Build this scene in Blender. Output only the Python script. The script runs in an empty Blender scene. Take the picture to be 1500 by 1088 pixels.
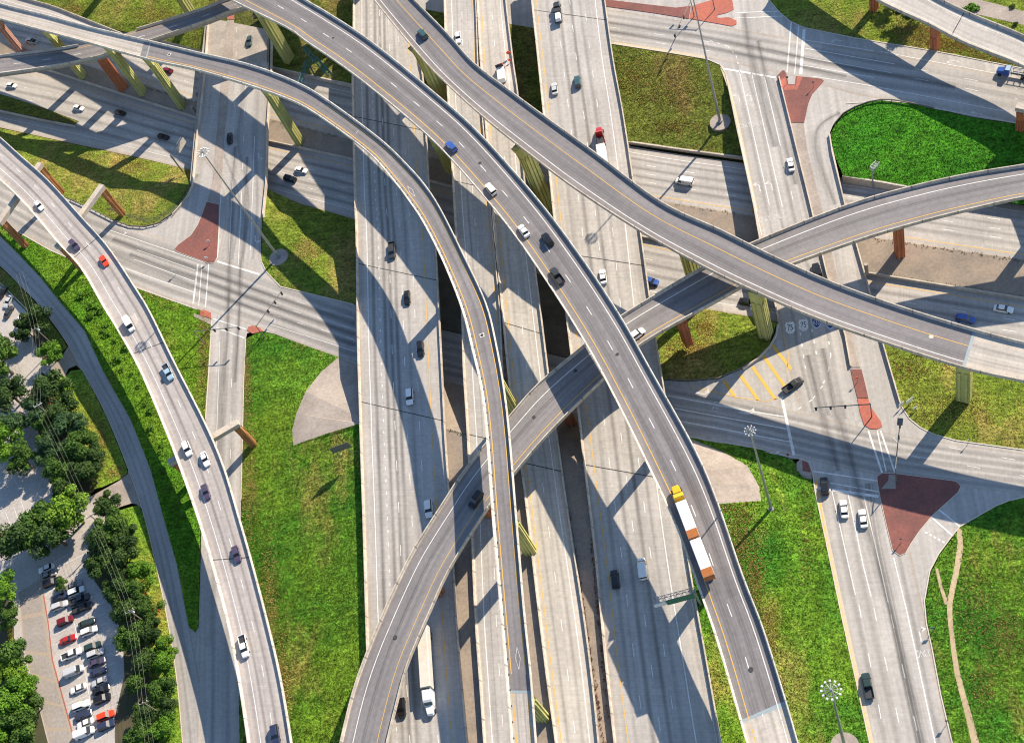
import bpy, bmesh, math, random
from mathutils import Vector, Matrix, Quaternion
from mathutils.geometry import tessellate_polygon
random.seed(7)
C = bpy.context.scene
COL = C.collection
# ------------------------------------------------------------------ camera, sky, sun
F, CX, CY, H = 1962.0, 750.0, 544.0, 300.0
_n = Vector((650, 1206, F)).normalized()
_Z = -_n
_X = (Vector((1, 0, 0)) - _n * _n.x).normalized()
_Y = _Z.cross(_X)
R = Matrix((_X, _Y, _Z))                      # camera axes (right, down, forward) -> world
def P(x, y, z=0.0):
    d = R @ Vector((x - CX, y - CY, F))
    return Vector((0, 0, H)) + d * ((z - H) / d.z)
cam = bpy.data.cameras.new('camera'); camo = bpy.data.objects.new('camera', cam); COL.objects.link(camo)
cam.sensor_width = 36; cam.lens = F * 36 / 1500; cam.clip_start = 1; cam.clip_end = 6000
M3 = Matrix((R @ Vector((1, 0, 0)), R @ Vector((0, -1, 0)), R @ Vector((0, 0, -1)))).transposed()
camo.matrix_world = Matrix.Translation((0, 0, H)) @ M3.to_4x4()
C.camera = camo
C.cycles.filter_width = 1.1
AZ, EL = math.radians(-131.5), math.radians(35.3)
SD = Vector((math.cos(AZ) * math.cos(EL), math.sin(AZ) * math.cos(EL), -math.sin(EL)))
W = bpy.data.worlds.new('World'); C.world = W; W.use_nodes = True
nt = W.node_tree; bg = nt.nodes['Background']
sky = nt.nodes.new('ShaderNodeTexSky'); sky.sky_type = 'NISHITA'; sky.sun_disc = False
sky.sun_elevation = EL; sky.sun_rotation = math.radians(41.5); sky.ozone_density = 4.0; sky.dust_density = 0.3; sky.air_density = 1.2
nt.links.new(sky.outputs[0], bg.inputs[0]); bg.inputs[1].default_value = 0.112
sun = bpy.data.lights.new('sun', 'SUN'); sun.energy = 5.0; sun.angle = math.radians(0.5); sun.color = (1, 0.865, 0.685)
suno = bpy.data.objects.new('sun', sun); COL.objects.link(suno)
suno.rotation_mode = 'QUATERNION'; suno.rotation_quaternion = SD.to_track_quat('-Z', 'Y')
C.view_settings.view_transform = 'Standard'; C.view_settings.look = 'None'
C.view_settings.exposure = 0.68; C.view_settings.gamma = 1
# ------------------------------------------------------------------ materials
def mat(name, rough=0.85, metal=0.0):
    m = bpy.data.materials.new(name); m.use_nodes = True
    b = m.node_tree.nodes['Principled BSDF']
    b.inputs['Roughness'].default_value = rough; b.inputs['Metallic'].default_value = metal
    return m, m.node_tree.nodes, m.node_tree.links, b
def rgb(c): return (c[0], c[1], c[2], 1)
def noise(N, L, vec, scale, detail=4, rough=0.6):
    n = N.new('ShaderNodeTexNoise'); n.inputs['Scale'].default_value = scale
    n.inputs['Detail'].default_value = detail; n.inputs['Roughness'].default_value = rough
    L.new(vec, n.inputs['Vector']); return n.outputs['Fac']
def mapv(N, L, vec, s, rot=0):
    m = N.new('ShaderNodeMapping'); m.inputs['Scale'].default_value = s; m.inputs['Rotation'].default_value = (0, 0, rot)
    L.new(vec, m.inputs['Vector']); return m.outputs[0]
def ramp(N, L, fac, stops, interp='LINEAR'):
    r = N.new('ShaderNodeValToRGB'); e = r.color_ramp.elements; r.color_ramp.interpolation = interp
    while len(e) > 1: e.remove(e[0])
    e[0].position = stops[0][0]; e[0].color = rgb(stops[0][1])
    for p, c in stops[1:]:
        q = e.new(p); q.color = rgb(c)
    L.new(fac, r.inputs[0]); return r.outputs[0]
def mix(N, L, a, b, fac, kind='MIX'):
    m = N.new('ShaderNodeMix'); m.data_type = 'RGBA'; m.blend_type = kind
    for s, v in ((m.inputs[6], a), (m.inputs[7], b), (m.inputs[0], fac)):
        if hasattr(v, 'links') or hasattr(v, 'is_linked'): L.new(v, s)
        elif isinstance(v, tuple): s.default_value = rgb(v)
        else: s.default_value = v
    return m.outputs[2]
def bump(N, L, b, fac, strength, dist):
    u = N.new('ShaderNodeBump'); u.inputs['Strength'].default_value = strength; u.inputs['Distance'].default_value = dist
    L.new(fac, u.inputs['Height']); L.new(u.outputs[0], b.inputs['Normal'])
def g3(v): return (v, v, v)
def plain(name, c, rough=0.8, var=0.12, scale=1.5, metal=0.0):
    m, N, L, b = mat(name, rough, metal)
    tc = N.new('ShaderNodeTexCoord').outputs['Object']
    f = noise(N, L, tc, scale, 5, 0.65)
    col = ramp(N, L, f, [(0.3, tuple(x * (1 - var) for x in c)), (0.7, tuple(x * (1 + var) for x in c))])
    L.new(col, b.inputs['Base Color']); return m
def paint(name, c, rough=0.3):
    m, N, L, b = mat(name, rough); b.inputs['Base Color'].default_value = rgb(c)
    b.inputs['Coat Weight'].default_value = 0.3; b.inputs['Coat Roughness'].default_value = 0.12
    return m
def road_mat(name, base, streaks=(), width=20.0, dark=0.62, sw=0.012, slab=4.6, groove=0.10):
    """ribbed concrete: UV.x across the deck (0..1), UV.y metres along; oil streaks down lane middles"""
    m, N, L, b = mat(name, 0.88)
    uv = N.new('ShaderNodeUVMap').outputs[0]
    oc = N.new('ShaderNodeTexCoord').outputs['Object']
    f1 = noise(N, L, oc, 0.06, 4); f2 = noise(N, L, oc, 0.9, 5, 0.7)
    col = ramp(N, L, f1, [(0.3, tuple(x * 0.90 for x in base)), (0.7, tuple(x * 1.07 for x in base))])
    col = mix(N, L, col, ramp(N, L, f2, [(0.25, g3(0.80)), (0.72, g3(1.10))]), 1.0, 'MULTIPLY')
    # rib / tining lines across the lanes
    fr = noise(N, L, mapv(N, L, uv, (1.2, 3.2, 1)), 1.0, 4, 0.7)
    col = mix(N, L, col, ramp(N, L, fr, [(0.3, g3(1 - groove)), (0.7, g3(1 + groove * .7))]), 1.0, 'MULTIPLY')
    # long faint wear lanes
    fl = noise(N, L, mapv(N, L, uv, (width * 0.8, 0.012, 1)), 1.0, 3)
    col = mix(N, L, col, ramp(N, L, fl, [(0.3, g3(0.80)), (0.7, g3(1.06))]), 1.0, 'MULTIPLY')
    # slab patches
    ck = N.new('ShaderNodeTexWhiteNoise'); ck.noise_dimensions = '2D'
    fv = N.new('ShaderNodeVectorMath'); fv.operation = 'FLOOR'
    L.new(mapv(N, L, uv, (max(1, round(width / 3.6)), 1 / (slab * 3.1), 1)), fv.inputs[0]); L.new(fv.outputs[0], ck.inputs['Vector'])
    col = mix(N, L, col, ramp(N, L, ck.outputs['Value'], [(0, g3(0.92)), (.85, g3(1.02)), (1, g3(1.07))]), 1.0, 'MULTIPLY')
    if streaks:
        sep = N.new('ShaderNodeSeparateXYZ'); L.new(uv, sep.inputs[0])
        w1 = noise(N, L, mapv(N, L, uv, (0.0, 0.02, 1)), 1.0, 2)
        st = []
        for s in sorted(streaks, key=lambda q: q[0] if isinstance(q, tuple) else q):
            s, d = s if isinstance(s, tuple) else (s, dark)
            st += [(s - sw * 2.4, g3(1)), (s - sw * .5, g3(d)), (s + sw * .5, g3(d)), (s + sw * 2.4, g3(1))]
        st = [(0.0, (0.93, 0.80, 0.66)), (min(.05, st[0][0] * .5), (1, .985, .96))] + st[:28] + [(max(.955, st[-1][0] + .01), (1, .985, .96)), (1.0, (0.93, 0.80, 0.66))]
        rc = ramp(N, L, sep.outputs[0], st)
        k = ramp(N, L, w1, [(0.3, g3(0.6)), (0.6, g3(1.0))])
        sv = mix(N, L, (1, 1, 1), rc, k)
        col = mix(N, L, col, sv, 1.0, 'MULTIPLY')
    # specks, patches
    vo = N.new('ShaderNodeTexVoronoi'); vo.inputs['Scale'].default_value = 0.33; L.new(oc, vo.inputs['Vector'])
    col = mix(N, L, col, ramp(N, L, vo.outputs['Distance'], [(0.03, g3(0.45)), (0.07, g3(1))]), 0.55, 'MULTIPLY')
    L.new(col, b.inputs['Base Color'])
    bump(N, L, b, f2, 0.25, 0.02)
    return m
def grass_mat(name, a, bcol, dry, dry_amt, fleck=0.0):
    m, N, L, b = mat(name, 0.95)
    b.inputs['Specular IOR Level'].default_value = 0.15
    oc = N.new('ShaderNodeTexCoord').outputs['Object']
    n1 = noise(N, L, oc, 0.035, 5, 0.62); n2 = noise(N, L, oc, 0.32, 6, 0.75); n3 = noise(N, L, oc, 1.25, 4, 0.75)
    col = mix(N, L, a, bcol, ramp(N, L, n1, [(0.38, g3(0)), (0.62, g3(1))]))
    n4 = noise(N, L, mapv(N, L, oc, (1.0, 0.45, 1), 0.5), 0.06, 5, 0.7)
    dcol = mix(N, L, col, dry, ramp(N, L, n4, [(0.56 - dry_amt, g3(0)), (0.72 - dry_amt * .6, g3(0.85))]))
    col = mix(N, L, dcol, ramp(N, L, n2, [(0.32, g3(0.45)), (0.66, g3(1.40))]), 0.8, 'MULTIPLY')
    col = mix(N, L, col, ramp(N, L, n3, [(0.36, g3(0.45)), (0.64, g3(1.5))]), 0.85, 'MULTIPLY')
    n5 = noise(N, L, mapv(N, L, oc, (.10, 1.3, 1), .22), 1.0, 3, .6)
    col = mix(N, L, col, ramp(N, L, n5, [(.35, g3(.74)), (.65, g3(1.2))]), .8, 'MULTIPLY')
    if fleck:
        vo = N.new('ShaderNodeTexVoronoi'); vo.inputs['Scale'].default_value = 0.42; L.new(oc, vo.inputs['Vector'])
        col = mix(N, L, col, (0.62, 0.60, 0.52), ramp(N, L, vo.outputs['Distance'], [(0.05, g3(fleck)), (0.09, g3(0))]))
    L.new(col, b.inputs['Base Color'])
    ad = N.new('ShaderNodeMath'); ad.operation = 'ADD'; L.new(n3, ad.inputs[0]); L.new(n2, ad.inputs[1])
    bump(N, L, b, ad.outputs[0], 1.0, 0.9)
    return m
def foliage(name, a, c):
    m, N, L, b = mat(name, 0.7)
    oc = N.new('ShaderNodeTexCoord').outputs['Object']
    n2 = noise(N, L, oc, 0.9, 3, 0.6)
    L.new(ramp(N, L, n2, [(0.34, a), (0.68, c)]), b.inputs['Base Color'])
    b.inputs['Specular IOR Level'].default_value = 0.25
    return m
def stain_mat(name, c, stain):
    m, N, L, b = mat(name, 0.9)
    oc = N.new('ShaderNodeTexCoord').outputs['Object']
    n1 = noise(N, L, oc, 0.12, 5, 0.65); n2 = noise(N, L, oc, 1.3, 5, 0.7)
    col = mix(N, L, stain, c, ramp(N, L, n1, [(0.36, g3(0)), (0.6, g3(1))]))
    col = mix(N, L, col, ramp(N, L, n2, [(0.3, g3(0.78)), (0.7, g3(1.15))]), 1.0, 'MULTIPLY')
    L.new(col, b.inputs['Base Color']); return m

CONC = (0.475, 0.447, 0.415); GREY = (0.245, 0.228, 0.230)
m_conc = stain_mat('light_concrete', (0.56, 0.50, 0.42), (0.44, 0.38, 0.32))
m_barrier = stain_mat('barrier_concrete', (0.60, 0.53, 0.44), (0.45, 0.38, 0.31))
m_white_barrier = stain_mat('pale_barrier_concrete', (0.72, 0.67, 0.58), (0.60, 0.54, 0.46))
m_side = stain_mat('girder_concrete', (0.42, 0.37, 0.32), (0.31, 0.28, 0.25))
m_green = stain_mat('olive_paint', (0.58, 0.55, 0.19), (0.46, 0.46, 0.17))
m_orange = stain_mat('terracotta_paint', (0.58, 0.20, 0.085), (0.48, 0.16, 0.075))
m_pink = stain_mat('salmon_paint', (0.60, 0.33, 0.25), (0.50, 0.27, 0.21))
m_ochre = stain_mat('ochre_paint', (0.52, 0.24, 0.09), (0.42, 0.18, 0.07))
m_line = plain('white_marking', (0.70, 0.69, 0.66), 0.7, 0.22, 1.2)
m_faded = plain('faded_marking', (0.56, 0.545, 0.52), 0.8, 0.25, 1.5)
m_yel = plain('yellow_marking', (0.72, 0.42, 0.07), 0.7, 0.12, 3)
m_joint = plain('joint_rubber', (0.05, 0.05, 0.05), 0.9)
m_seal = plain('sealed_joint', (0.30, 0.36, 0.38), 0.8)
m_brick = stain_mat('red_brick_paving', (0.25, 0.092, 0.074), (0.175, 0.075, 0.065))
m_brick2 = stain_mat('coral_brick_paving', (0.46, 0.135, 0.09), (0.36, 0.12, 0.09))
m_slope = stain_mat('slope_paving', (0.33, 0.265, 0.205), (0.245, 0.205, 0.165))
m_slope2 = stain_mat('pale_slope_paving', (0.39, 0.335, 0.29), (0.30, 0.255, 0.22))
m_sand = stain_mat('bare_dirt', (0.50, 0.39, 0.24), (0.38, 0.29, 0.17))
m_kerb = plain('kerb_concrete', (0.55, 0.50, 0.42))
m_metal = plain('galvanised_steel', (0.36, 0.38, 0.39), 0.45, 0.1, 2, 0.6)
m_dark = plain('dark_steel', (0.035, 0.035, 0.04), 0.6)
m_rail = plain('weathered_guardrail', (0.16, 0.15, 0.13), 0.6)
m_lamp = plain('white_lamp_housing', (0.68, 0.68, 0.66), 0.5, 0.03)
m_signg = plain('green_sign_sheet', (0.02, 0.17, 0.10), 0.5)
m_signw = plain('white_sign_sheet', (0.80, 0.80, 0.78), 0.5, 0.03)
m_signo = plain('orange_sign_sheet', (0.90, 0.13, 0.02), 0.5, 0.05)
m_wood = plain('weathered_timber', (0.23, 0.19, 0.15), 0.9)
m_wire = plain('power_cable', (0.30, 0.31, 0.24), 0.6)
m_glass = paint('car_glass', (0.015, 0.018, 0.022), 0.08)
m_tyre = plain('tyre_rubber', (0.02, 0.02, 0.02), 0.9)
m_head = paint('headlight_lens', (0.75, 0.75, 0.72), 0.15)
m_tail = paint('taillight_lens', (0.35, 0.01, 0.01), 0.2)
g_vivid = grass_mat('vivid_grass', (0.07, 0.235, 0.02), (0.20, 0.345, 0.03), (0.42, 0.34, 0.09), 0.02)
g_lush = grass_mat('lush_grass', (0.055, 0.25, 0.016), (0.085, 0.30, 0.018), (0.16, 0.27, 0.035), -.05)
g_olive = grass_mat('olive_grass', (0.14, 0.185, 0.028), (0.19, 0.225, 0.038), (0.34, 0.22, 0.085), 0.06, 0.35)
g_mixed = grass_mat('dry_patched_grass', (0.16, 0.245, 0.026), (0.23, 0.285, 0.04), (0.42, 0.30, 0.10), 0.08, 0.2)
g_lime = grass_mat('lime_grass', (0.20, 0.36, 0.035), (0.27, 0.39, 0.045), (0.50, 0.36, 0.08), 0.07)
g_weeds = grass_mat('weedy_grass', (0.11, 0.29, 0.018), (0.19, 0.34, 0.025), (0.37, 0.32, 0.07), 0.03)
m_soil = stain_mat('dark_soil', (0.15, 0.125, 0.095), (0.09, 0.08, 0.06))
m_ground = grass_mat('rough_ground', (0.09, 0.12, 0.025), (0.13, 0.14, 0.035), (0.2, 0.15, 0.06), 0.05)
m_mulch = stain_mat('leaf_litter', (0.085, 0.07, 0.035), (0.045, 0.055, 0.02))
# ------------------------------------------------------------------ mesh builder, objects
OFF = {}
class MB:
    def __init__(s): s.v = []; s.f = []; s.uv = []; s.mi = []
    def add(s, vs, fs, uvs=None, mi=0):
        o = len(s.v); s.v += [Vector(v) for v in vs]
        for i, f in enumerate(fs):
            s.f.append([o + k for k in f]); s.mi.append(mi)
            s.uv.append([uvs[k] for k in f] if uvs else None)
    def box(s, c, sx, sy, sz, ax=(1, 0, 0), mi=0, taper=1.0):
        c = Vector(c); x = Vector(ax); x.z = 0; x.normalize(); y = Vector((-x.y, x.x, 0)); z = Vector((0, 0, 1))
        vs = []
        for k, t in ((-1, 1.0), (1, taper)):
            for a, b in ((-1, -1), (1, -1), (1, 1), (-1, 1)):
                vs.append(c + x * (a * sx / 2 * t) + y * (b * sy / 2 * t) + z * (k * sz / 2))
        s.add(vs, [(3, 2, 1, 0), (4, 5, 6, 7), (0, 1, 5, 4), (1, 2, 6, 5), (2, 3, 7, 6), (3, 0, 4, 7)], None, mi)
    def tube(s, a, b, r0, r1=None, n=8, mi=0):
        a = Vector(a); b = Vector(b); r1 = r0 if r1 is None else r1
        d = (b - a).normalized(); u = d.orthogonal().normalized(); w = d.cross(u)
        vs = [a + (u * math.cos(t) + w * math.sin(t)) * r0 for t in [2 * math.pi * i / n for i in range(n)]]
        vs += [b + (u * math.cos(t) + w * math.sin(t)) * r1 for t in [2 * math.pi * i / n for i in range(n)]]
        s.add(vs, [(i, (i + 1) % n, n + (i + 1) % n, n + i) for i in range(n)] + [tuple(range(n))[::-1], tuple(range(n, 2 * n))], None, mi)
    def disc(s, c, r, n=16, mi=0):
        c = Vector(c)
        s.add([c + Vector((math.cos(2 * math.pi * i / n) * r, math.sin(2 * math.pi * i / n) * r, 0)) for i in range(n)], [tuple(range(n))], None, mi)
    def quad(s, a, b, c, d, mi=0): s.add([a, b, c, d], [(0, 1, 2, 3)], None, mi)
    def loft(s, rings, cap=True, mi=0, uvs=None):
        n = len(rings[0]); vs = [v for r in rings for v in r]; fs = []
        for i in range(len(rings) - 1):
            for k in range(n):
                fs.append((i * n + k, i * n + (k + 1) % n, (i + 1) * n + (k + 1) % n, (i + 1) * n + k))
        if cap: fs += [tuple(range(n))[::-1], tuple(range((len(rings) - 1) * n, len(rings) * n))]
        s.add(vs, fs, uvs, mi)
    def build(s, name, mats, parent=None, smooth=False, loc=None):
        me = bpy.data.meshes.new(name)
        off = Vector(loc) if loc is not None else Vector(OFF.get(parent.name, (0, 0, 0))) if parent is not None else Vector((0, 0, 0))
        me.from_pydata([v - off for v in s.v], [], s.f)
        if any(u is not None for u in s.uv):
            l = me.uv_layers.new(name='UVMap'); k = 0
            for f, u in zip(s.f, s.uv):
                for i in range(len(f)):
                    l.data[k].uv = u[i] if u else (0, 0); k += 1
        mats = mats if isinstance(mats, (list, tuple)) else [mats]
        for m in mats: me.materials.append(m)
        me.polygons.foreach_set('material_index', s.mi)
        if smooth: me.polygons.foreach_set('use_smooth', [True] * len(s.f))
        me.update()
        o = bpy.data.objects.new(name, me); COL.objects.link(o)
        if parent is not None: o.parent = parent; OFF[o.name] = tuple(off)
        elif loc is not None: o.location = loc
        return o
def thing(name, label, cat, loc, group=None):
    o = bpy.data.objects.new(name, None); COL.objects.link(o); o.location = loc; o.empty_display_size = 0.5
    OFF[o.name] = tuple(loc); o['label'] = label; o['category'] = cat
    if group: o['group'] = group
    return o
def tag(o, label, cat, group=None):
    o['label'] = label; o['category'] = cat
    if group: o['group'] = group
    return o
def struct(o): o['kind'] = 'structure'; return o
LAWNS = {}
def patch(name, pts, m, z=0.0, parent=None, dz=0.0):
    """polygon traced in photo pixels, each vertex at its own height"""
    w = [P(p[0], p[1], (p[2] if len(p) > 2 else z)) + Vector((0, 0, dz)) for p in pts]
    flat = [Vector((v.x, v.y, 0)) for v in w]
    tris = tessellate_polygon([flat])
    mb = MB()
    fs = []
    for t in tris:
        a, b, c = (flat[i] for i in t)
        fs.append(t if (b - a).cross(c - a).z > 0 else (t[0], t[2], t[1]))
    mb.add(w, fs, [(v.x / 60, v.y) for v in w])
    if name in ('lawn', 'verge'): LAWNS.setdefault(m.name, (m, []))[1].extend([[w[i] for i in f] for f in fs])
    o = mb.build(name, m, parent)
    return o if parent is not None else struct(o)
def slab_patch(mb, pts, z, h, mi=0):
    w = [P(p[0], p[1], z) for p in pts]; flat = [Vector((v.x, v.y, 0)) for v in w]
    n = len(w); top = [v + Vector((0, 0, h)) for v in w]
    area = sum(flat[i].x * flat[(i + 1) % n].y - flat[(i + 1) % n].x * flat[i].y for i in range(n))
    if area < 0: w.reverse(); top.reverse(); flat.reverse()
    tr = []
    for t in tessellate_polygon([flat]):
        a, b, c = (flat[i] for i in t); tr.append(t if (b - a).cross(c - a).z > 0 else (t[0], t[2], t[1]))
    mb.add(top, tr, None, mi)
    mb.add(w + top, [(i, (i + 1) % n, n + (i + 1) % n, n + i) for i in range(n)], None, mi)
def cr(p0, p1, p2, p3, t):
    return 0.5 * ((2 * p1) + (p2 - p0) * t + (2 * p0 - 5 * p1 + 4 * p2 - p3) * t * t + (3 * p1 - p0 - 3 * p2 + p3) * t ** 3)
class Ribbon:
    """stations (Lx,Ly,Rx,Ry,z): both edges traced in pixels at height z+dz"""
    def __init__(s, st, dz=0.0, step=3.0):
        Ls = [P(a[0], a[1], a[4] + dz) - Vector((0, 0, dz)) for a in st]; Rs = [P(a[2], a[3], a[4] + dz) - Vector((0, 0, dz)) for a in st]
        s.L = []; s.Rr = []; s.k = []
        n = len(st)
        for i in range(n - 1):
            q = [max(0, i - 1), i, i + 1, min(n - 1, i + 2)]
            seg = ((Ls[i + 1] - Ls[i]).length + (Rs[i + 1] - Rs[i]).length) / 2
            m = max(1, int(seg / step))
            for j in range(m + (1 if i == n - 2 else 0)):
                t = j / m
                s.L.append(cr(*[Ls[a] for a in q], t)); s.Rr.append(cr(*[Rs[a] for a in q], t)); s.k.append(i + t)
        s.d = [0.0]
        for i in range(1, len(s.L)):
            s.d.append(s.d[-1] + ((s.L[i] + s.Rr[i]) / 2 - (s.L[i - 1] + s.Rr[i - 1]) / 2).length)
        s.w = [(b - a).length for a, b in zip(s.L, s.Rr)]
        s.u = [(b - a).normalized() for a, b in zip(s.L, s.Rr)]
    def at(s, i, off, dz, side='L'):
        p = s.L[i] + s.u[i] * off if side == 'L' else s.Rr[i] - s.u[i] * off
        return p + Vector((0, 0, dz))
    def sheet(s, mb, dz=0.0, mi=0, a=0.0, b=0.0):
        vs = []; uv = []
        for i in range(len(s.L)):
            vs += [s.at(i, a, dz), s.at(i, b, dz, 'R')]
            uv += [(a / s.w[i], s.d[i]), (1 - b / s.w[i], s.d[i])]
        mb.add(vs, [(2 * i, 2 * i + 1, 2 * i + 3, 2 * i + 2) for i in range(len(s.L) - 1)], uv, mi)
    def prof(s, mb, prof, mi=0, i0=0, i1=None):
        i1 = len(s.L) if i1 is None else i1
        mb.loft([[s.at(i, o, z, sd) for sd, o, z in prof] for i in range(i0, i1)], True, mi, [(k / len(prof), s.d[i]) for i in range(i0, i1) for k in range(len(prof))])
    def frac(s, t, i):
        if not isinstance(t, (list, tuple)): return t
        k = s.k[i]
        for (ka, a), (kb, b) in zip(t[:-1], t[1:]):
            if ka <= k <= kb: return a + (b - a) * (k - ka) / max(1e-6, kb - ka)
        return t[0][1] if k < t[0][0] else t[-1][1]
    def idx(s, d):
        lo = 0
        while lo < len(s.d) - 2 and s.d[lo + 1] < d: lo += 1
        return lo
    def pt(s, d, t, dz=0.0):
        i = s.idx(d); f = (d - s.d[i]) / max(1e-6, s.d[i + 1] - s.d[i])
        a = s.L[i].lerp(s.Rr[i], s.frac(t, i)); b = s.L[i + 1].lerp(s.Rr[i + 1], s.frac(t, i + 1))
        return a.lerp(b, f) + Vector((0, 0, dz))
    def line(s, mb, t, w=0.18, dash=None, dz=0.012, k0=None, k1=None, ph=0):
        d0 = 0 if k0 is None else s.d[min(range(len(s.k)), key=lambda i: abs(s.k[i] - k0))]
        d1 = s.d[-1] if k1 is None else s.d[min(range(len(s.k)), key=lambda i: abs(s.k[i] - k1))]
        segs = [(d0, d1)] if not dash else []
        if dash:
            x = d0 + ph
            while x < d1: segs.append((x, min(d1, x + dash[0]))); x += dash[0] + dash[1]
        for a, b in segs:
            m = max(1, int((b - a) / 3)); vs = []
            for j in range(m + 1):
                d = a + (b - a) * j / m; i = s.idx(d); p = s.pt(d, t, dz); u = s.u[i]
                vs += [p - u * w / 2, p + u * w / 2]
            mb.add(vs, [(2 * j, 2 * j + 1, 2 * j + 3, 2 * j + 2) for j in range(m)])
    def cross(s, mb, k, w=0.3, dz=0.009, a=0.3, b=0.3, skew=0.0):
        i = min(range(len(s.k)), key=lambda i: abs(s.k[i] - k)); i = min(i, len(s.L) - 2)
        f = (s.L[i + 1] - s.L[i]).normalized() * w / 2; f2 = (s.Rr[i + 1] - s.Rr[i]).normalized() * w / 2
        p, q = s.at(i, a, dz), s.at(i, b, dz, 'R')
        if skew:
            d = s.d[i]; p, q = s.pt(d - skew / 2, a / s.w[i], dz), s.pt(d + skew / 2, 1 - b / s.w[i], dz)
        mb.quad(p - f, q - f2, q + f2, p + f)
DASH = (3.05, 9.15)
def barrier_prof(side, h=0.9):
    return [(side, -0.02, -0.06), (side, -0.02, h), (side, 0.24, h), (side, 0.30, 0.35), (side, 0.46, 0.0), (side, 0.46, -0.06)]
def jointed(name, c, stain):
    m, N, L, b = mat(name, 0.9)
    uv = N.new('ShaderNodeUVMap').outputs[0]; oc = N.new('ShaderNodeTexCoord').outputs['Object']
    col = mix(N, L, stain, c, ramp(N, L, noise(N, L, oc, 0.2, 5, .7), [(0.36, g3(0)), (0.58, g3(1))]))
    col = mix(N, L, col, ramp(N, L, noise(N, L, mapv(N, L, uv, (1.5, .9, 1)), 1.0, 5, .75), [(0.32, g3(0.66)), (0.62, g3(1.1))]), 1.0, 'MULTIPLY')
    sp = N.new('ShaderNodeSeparateXYZ'); L.new(uv, sp.inputs[0]); w = N.new('ShaderNodeMath'); w.operation = 'PINGPONG'; L.new(sp.outputs[1], w.inputs[0]); w.inputs[1].default_value = 4.6
    col = mix(N, L, col, ramp(N, L, w.outputs[0], [(0.10, g3(.35)), (0.22, g3(1))]), .8, 'MULTIPLY')
    L.new(col, b.inputs['Base Color']); return m
JB = {m_barrier: jointed('jointed_barrier', (0.60, 0.53, 0.44), (0.47, 0.40, 0.33)), m_white_barrier: jointed('pale_jointed_barrier', (0.73, 0.68, 0.59), (0.60, 0.54, 0.46)), m_conc: jointed('tan_jointed_barrier', (0.57, 0.51, 0.43), (0.45, 0.39, 0.33))}
def flyover(name, label, cat, st, top, depth=2.1, whites=(), yellows=(), joints=(), barrier=m_barrier, parts=(), bsides='LR', bh=0.95, jm=None, skew=0.0):
    rb = Ribbon(st, 0.9)
    mid = rb.pt(rb.d[-1] / 2, 0.5); t = thing(name, label, cat, (mid.x, mid.y, 0))
    mb = MB(); rb.sheet(mb, 0.0, 0); mb.build('deck', top, t)
    g = MB()
    rb.prof(g, [('L', 0, -0.004), ('R', 0, -0.004), ('R', 0, -0.30), ('R', 1.0, -0.5), ('R', 1.5, -depth), ('L', 1.5, -depth), ('L', 1.0, -0.5), ('L', 0, -0.30)])
    g.build('girder', m_side, t)
    for s in bsides:
        b = MB(); pr = barrier_prof(s, bh); rb.prof(b, pr if s == 'R' else pr); b.build('barrier', JB.get(barrier, barrier), t)
    if whites:
        b = MB()
        for w in whites: rb.line(b, *w[:1], **w[1])
        b.build('lane_marking', m_line, t)
    if yellows:
        b = MB()
        for w in yellows: rb.line(b, *w[:1], **w[1])
        b.build('edge_line', m_yel, t)
    if joints:
        for k in joints:
            b = MB(); rb.cross(b, k, .28, skew=skew); b.build('expansion_joint', jm or m_joint, t)
    return rb, t
def pier(t, bx, by, zb, zt, w, d, ax, m, ribs=3, flare=1.5, fl_h=5.0):
    """column with vertical ribs, flaring out below the deck; ax = world direction of its wide side"""
    b = P(bx, by, zb); x = Vector((ax[0], ax[1], 0)).normalized(); y = Vector((-x.y, x.x, 0))
    mb = MB(); h = zt - zb
    def ring(z, k, kk=1.0):
        pr = []
        for sx, sy in ((-1, -1), (1, -1), (1, 1), (-1, 1)):
            c = 0.16
            pts = [(sx * (w / 2 * k - (c if (sx * sy) > 0 else 0)), sy * (d / 2 * kk - (0 if (sx * sy) > 0 else c))),
                   (sx * (w / 2 * k - (0 if (sx * sy) > 0 else c)), sy * (d / 2 * kk - (c if (sx * sy) > 0 else 0)))]
            pr += pts
        return [b + x * p[0] + y * p[1] + Vector((0, 0, z)) for p in pr]
    fl = min(fl_h, h * .5)
    mb.loft([ring(-0.6, 1), ring(h - fl, 1), ring(h - fl * .55, 1 + (flare - 1) * .25), ring(h - fl * .2, 1 + (flare - 1) * .75), ring(h, flare)])
    for s in (-1, 1):
        for r in range(ribs):
            o = (r - (ribs - 1) / 2) * w / (ribs + .6)
            mb.box(b + x * o + y * (s * (d / 2 + .06)) + Vector((0, 0, (h - fl) / 2)), w / (ribs * 1.9), 0.09, h - fl, x)
    for s in (-1, 1):
        for r in range(2):
            o = (r - .5) * d / 2
            mb.box(b + y * o + x * (s * (w / 2 + .06)) + Vector((0, 0, (h - fl) / 2)), 0.16, d / 5, h - fl, x)
    return mb.build('pier', m, t)
def lines(mb, pts, z, w=0.2, dash=None, dz=0.012):
    p = [P(a[0], a[1], a[2] if len(a) > 2 else z) + Vector((0, 0, dz)) for a in pts]
    for a, b in zip(p[:-1], p[1:]):
        d = b - a; ln = d.length; d.normalize(); s = Vector((-d.y, d.x, 0)).normalized() * w / 2
        segs = [(0, ln)] if not dash else []
        x = 0
        while dash and x < ln: segs.append((x, min(ln, x + dash[0]))); x += sum(dash)
        for u, v in segs:
            q, r = a + d * u, a + d * v
            mb.quad(q - s, q + s, r + s, r - s)
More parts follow.
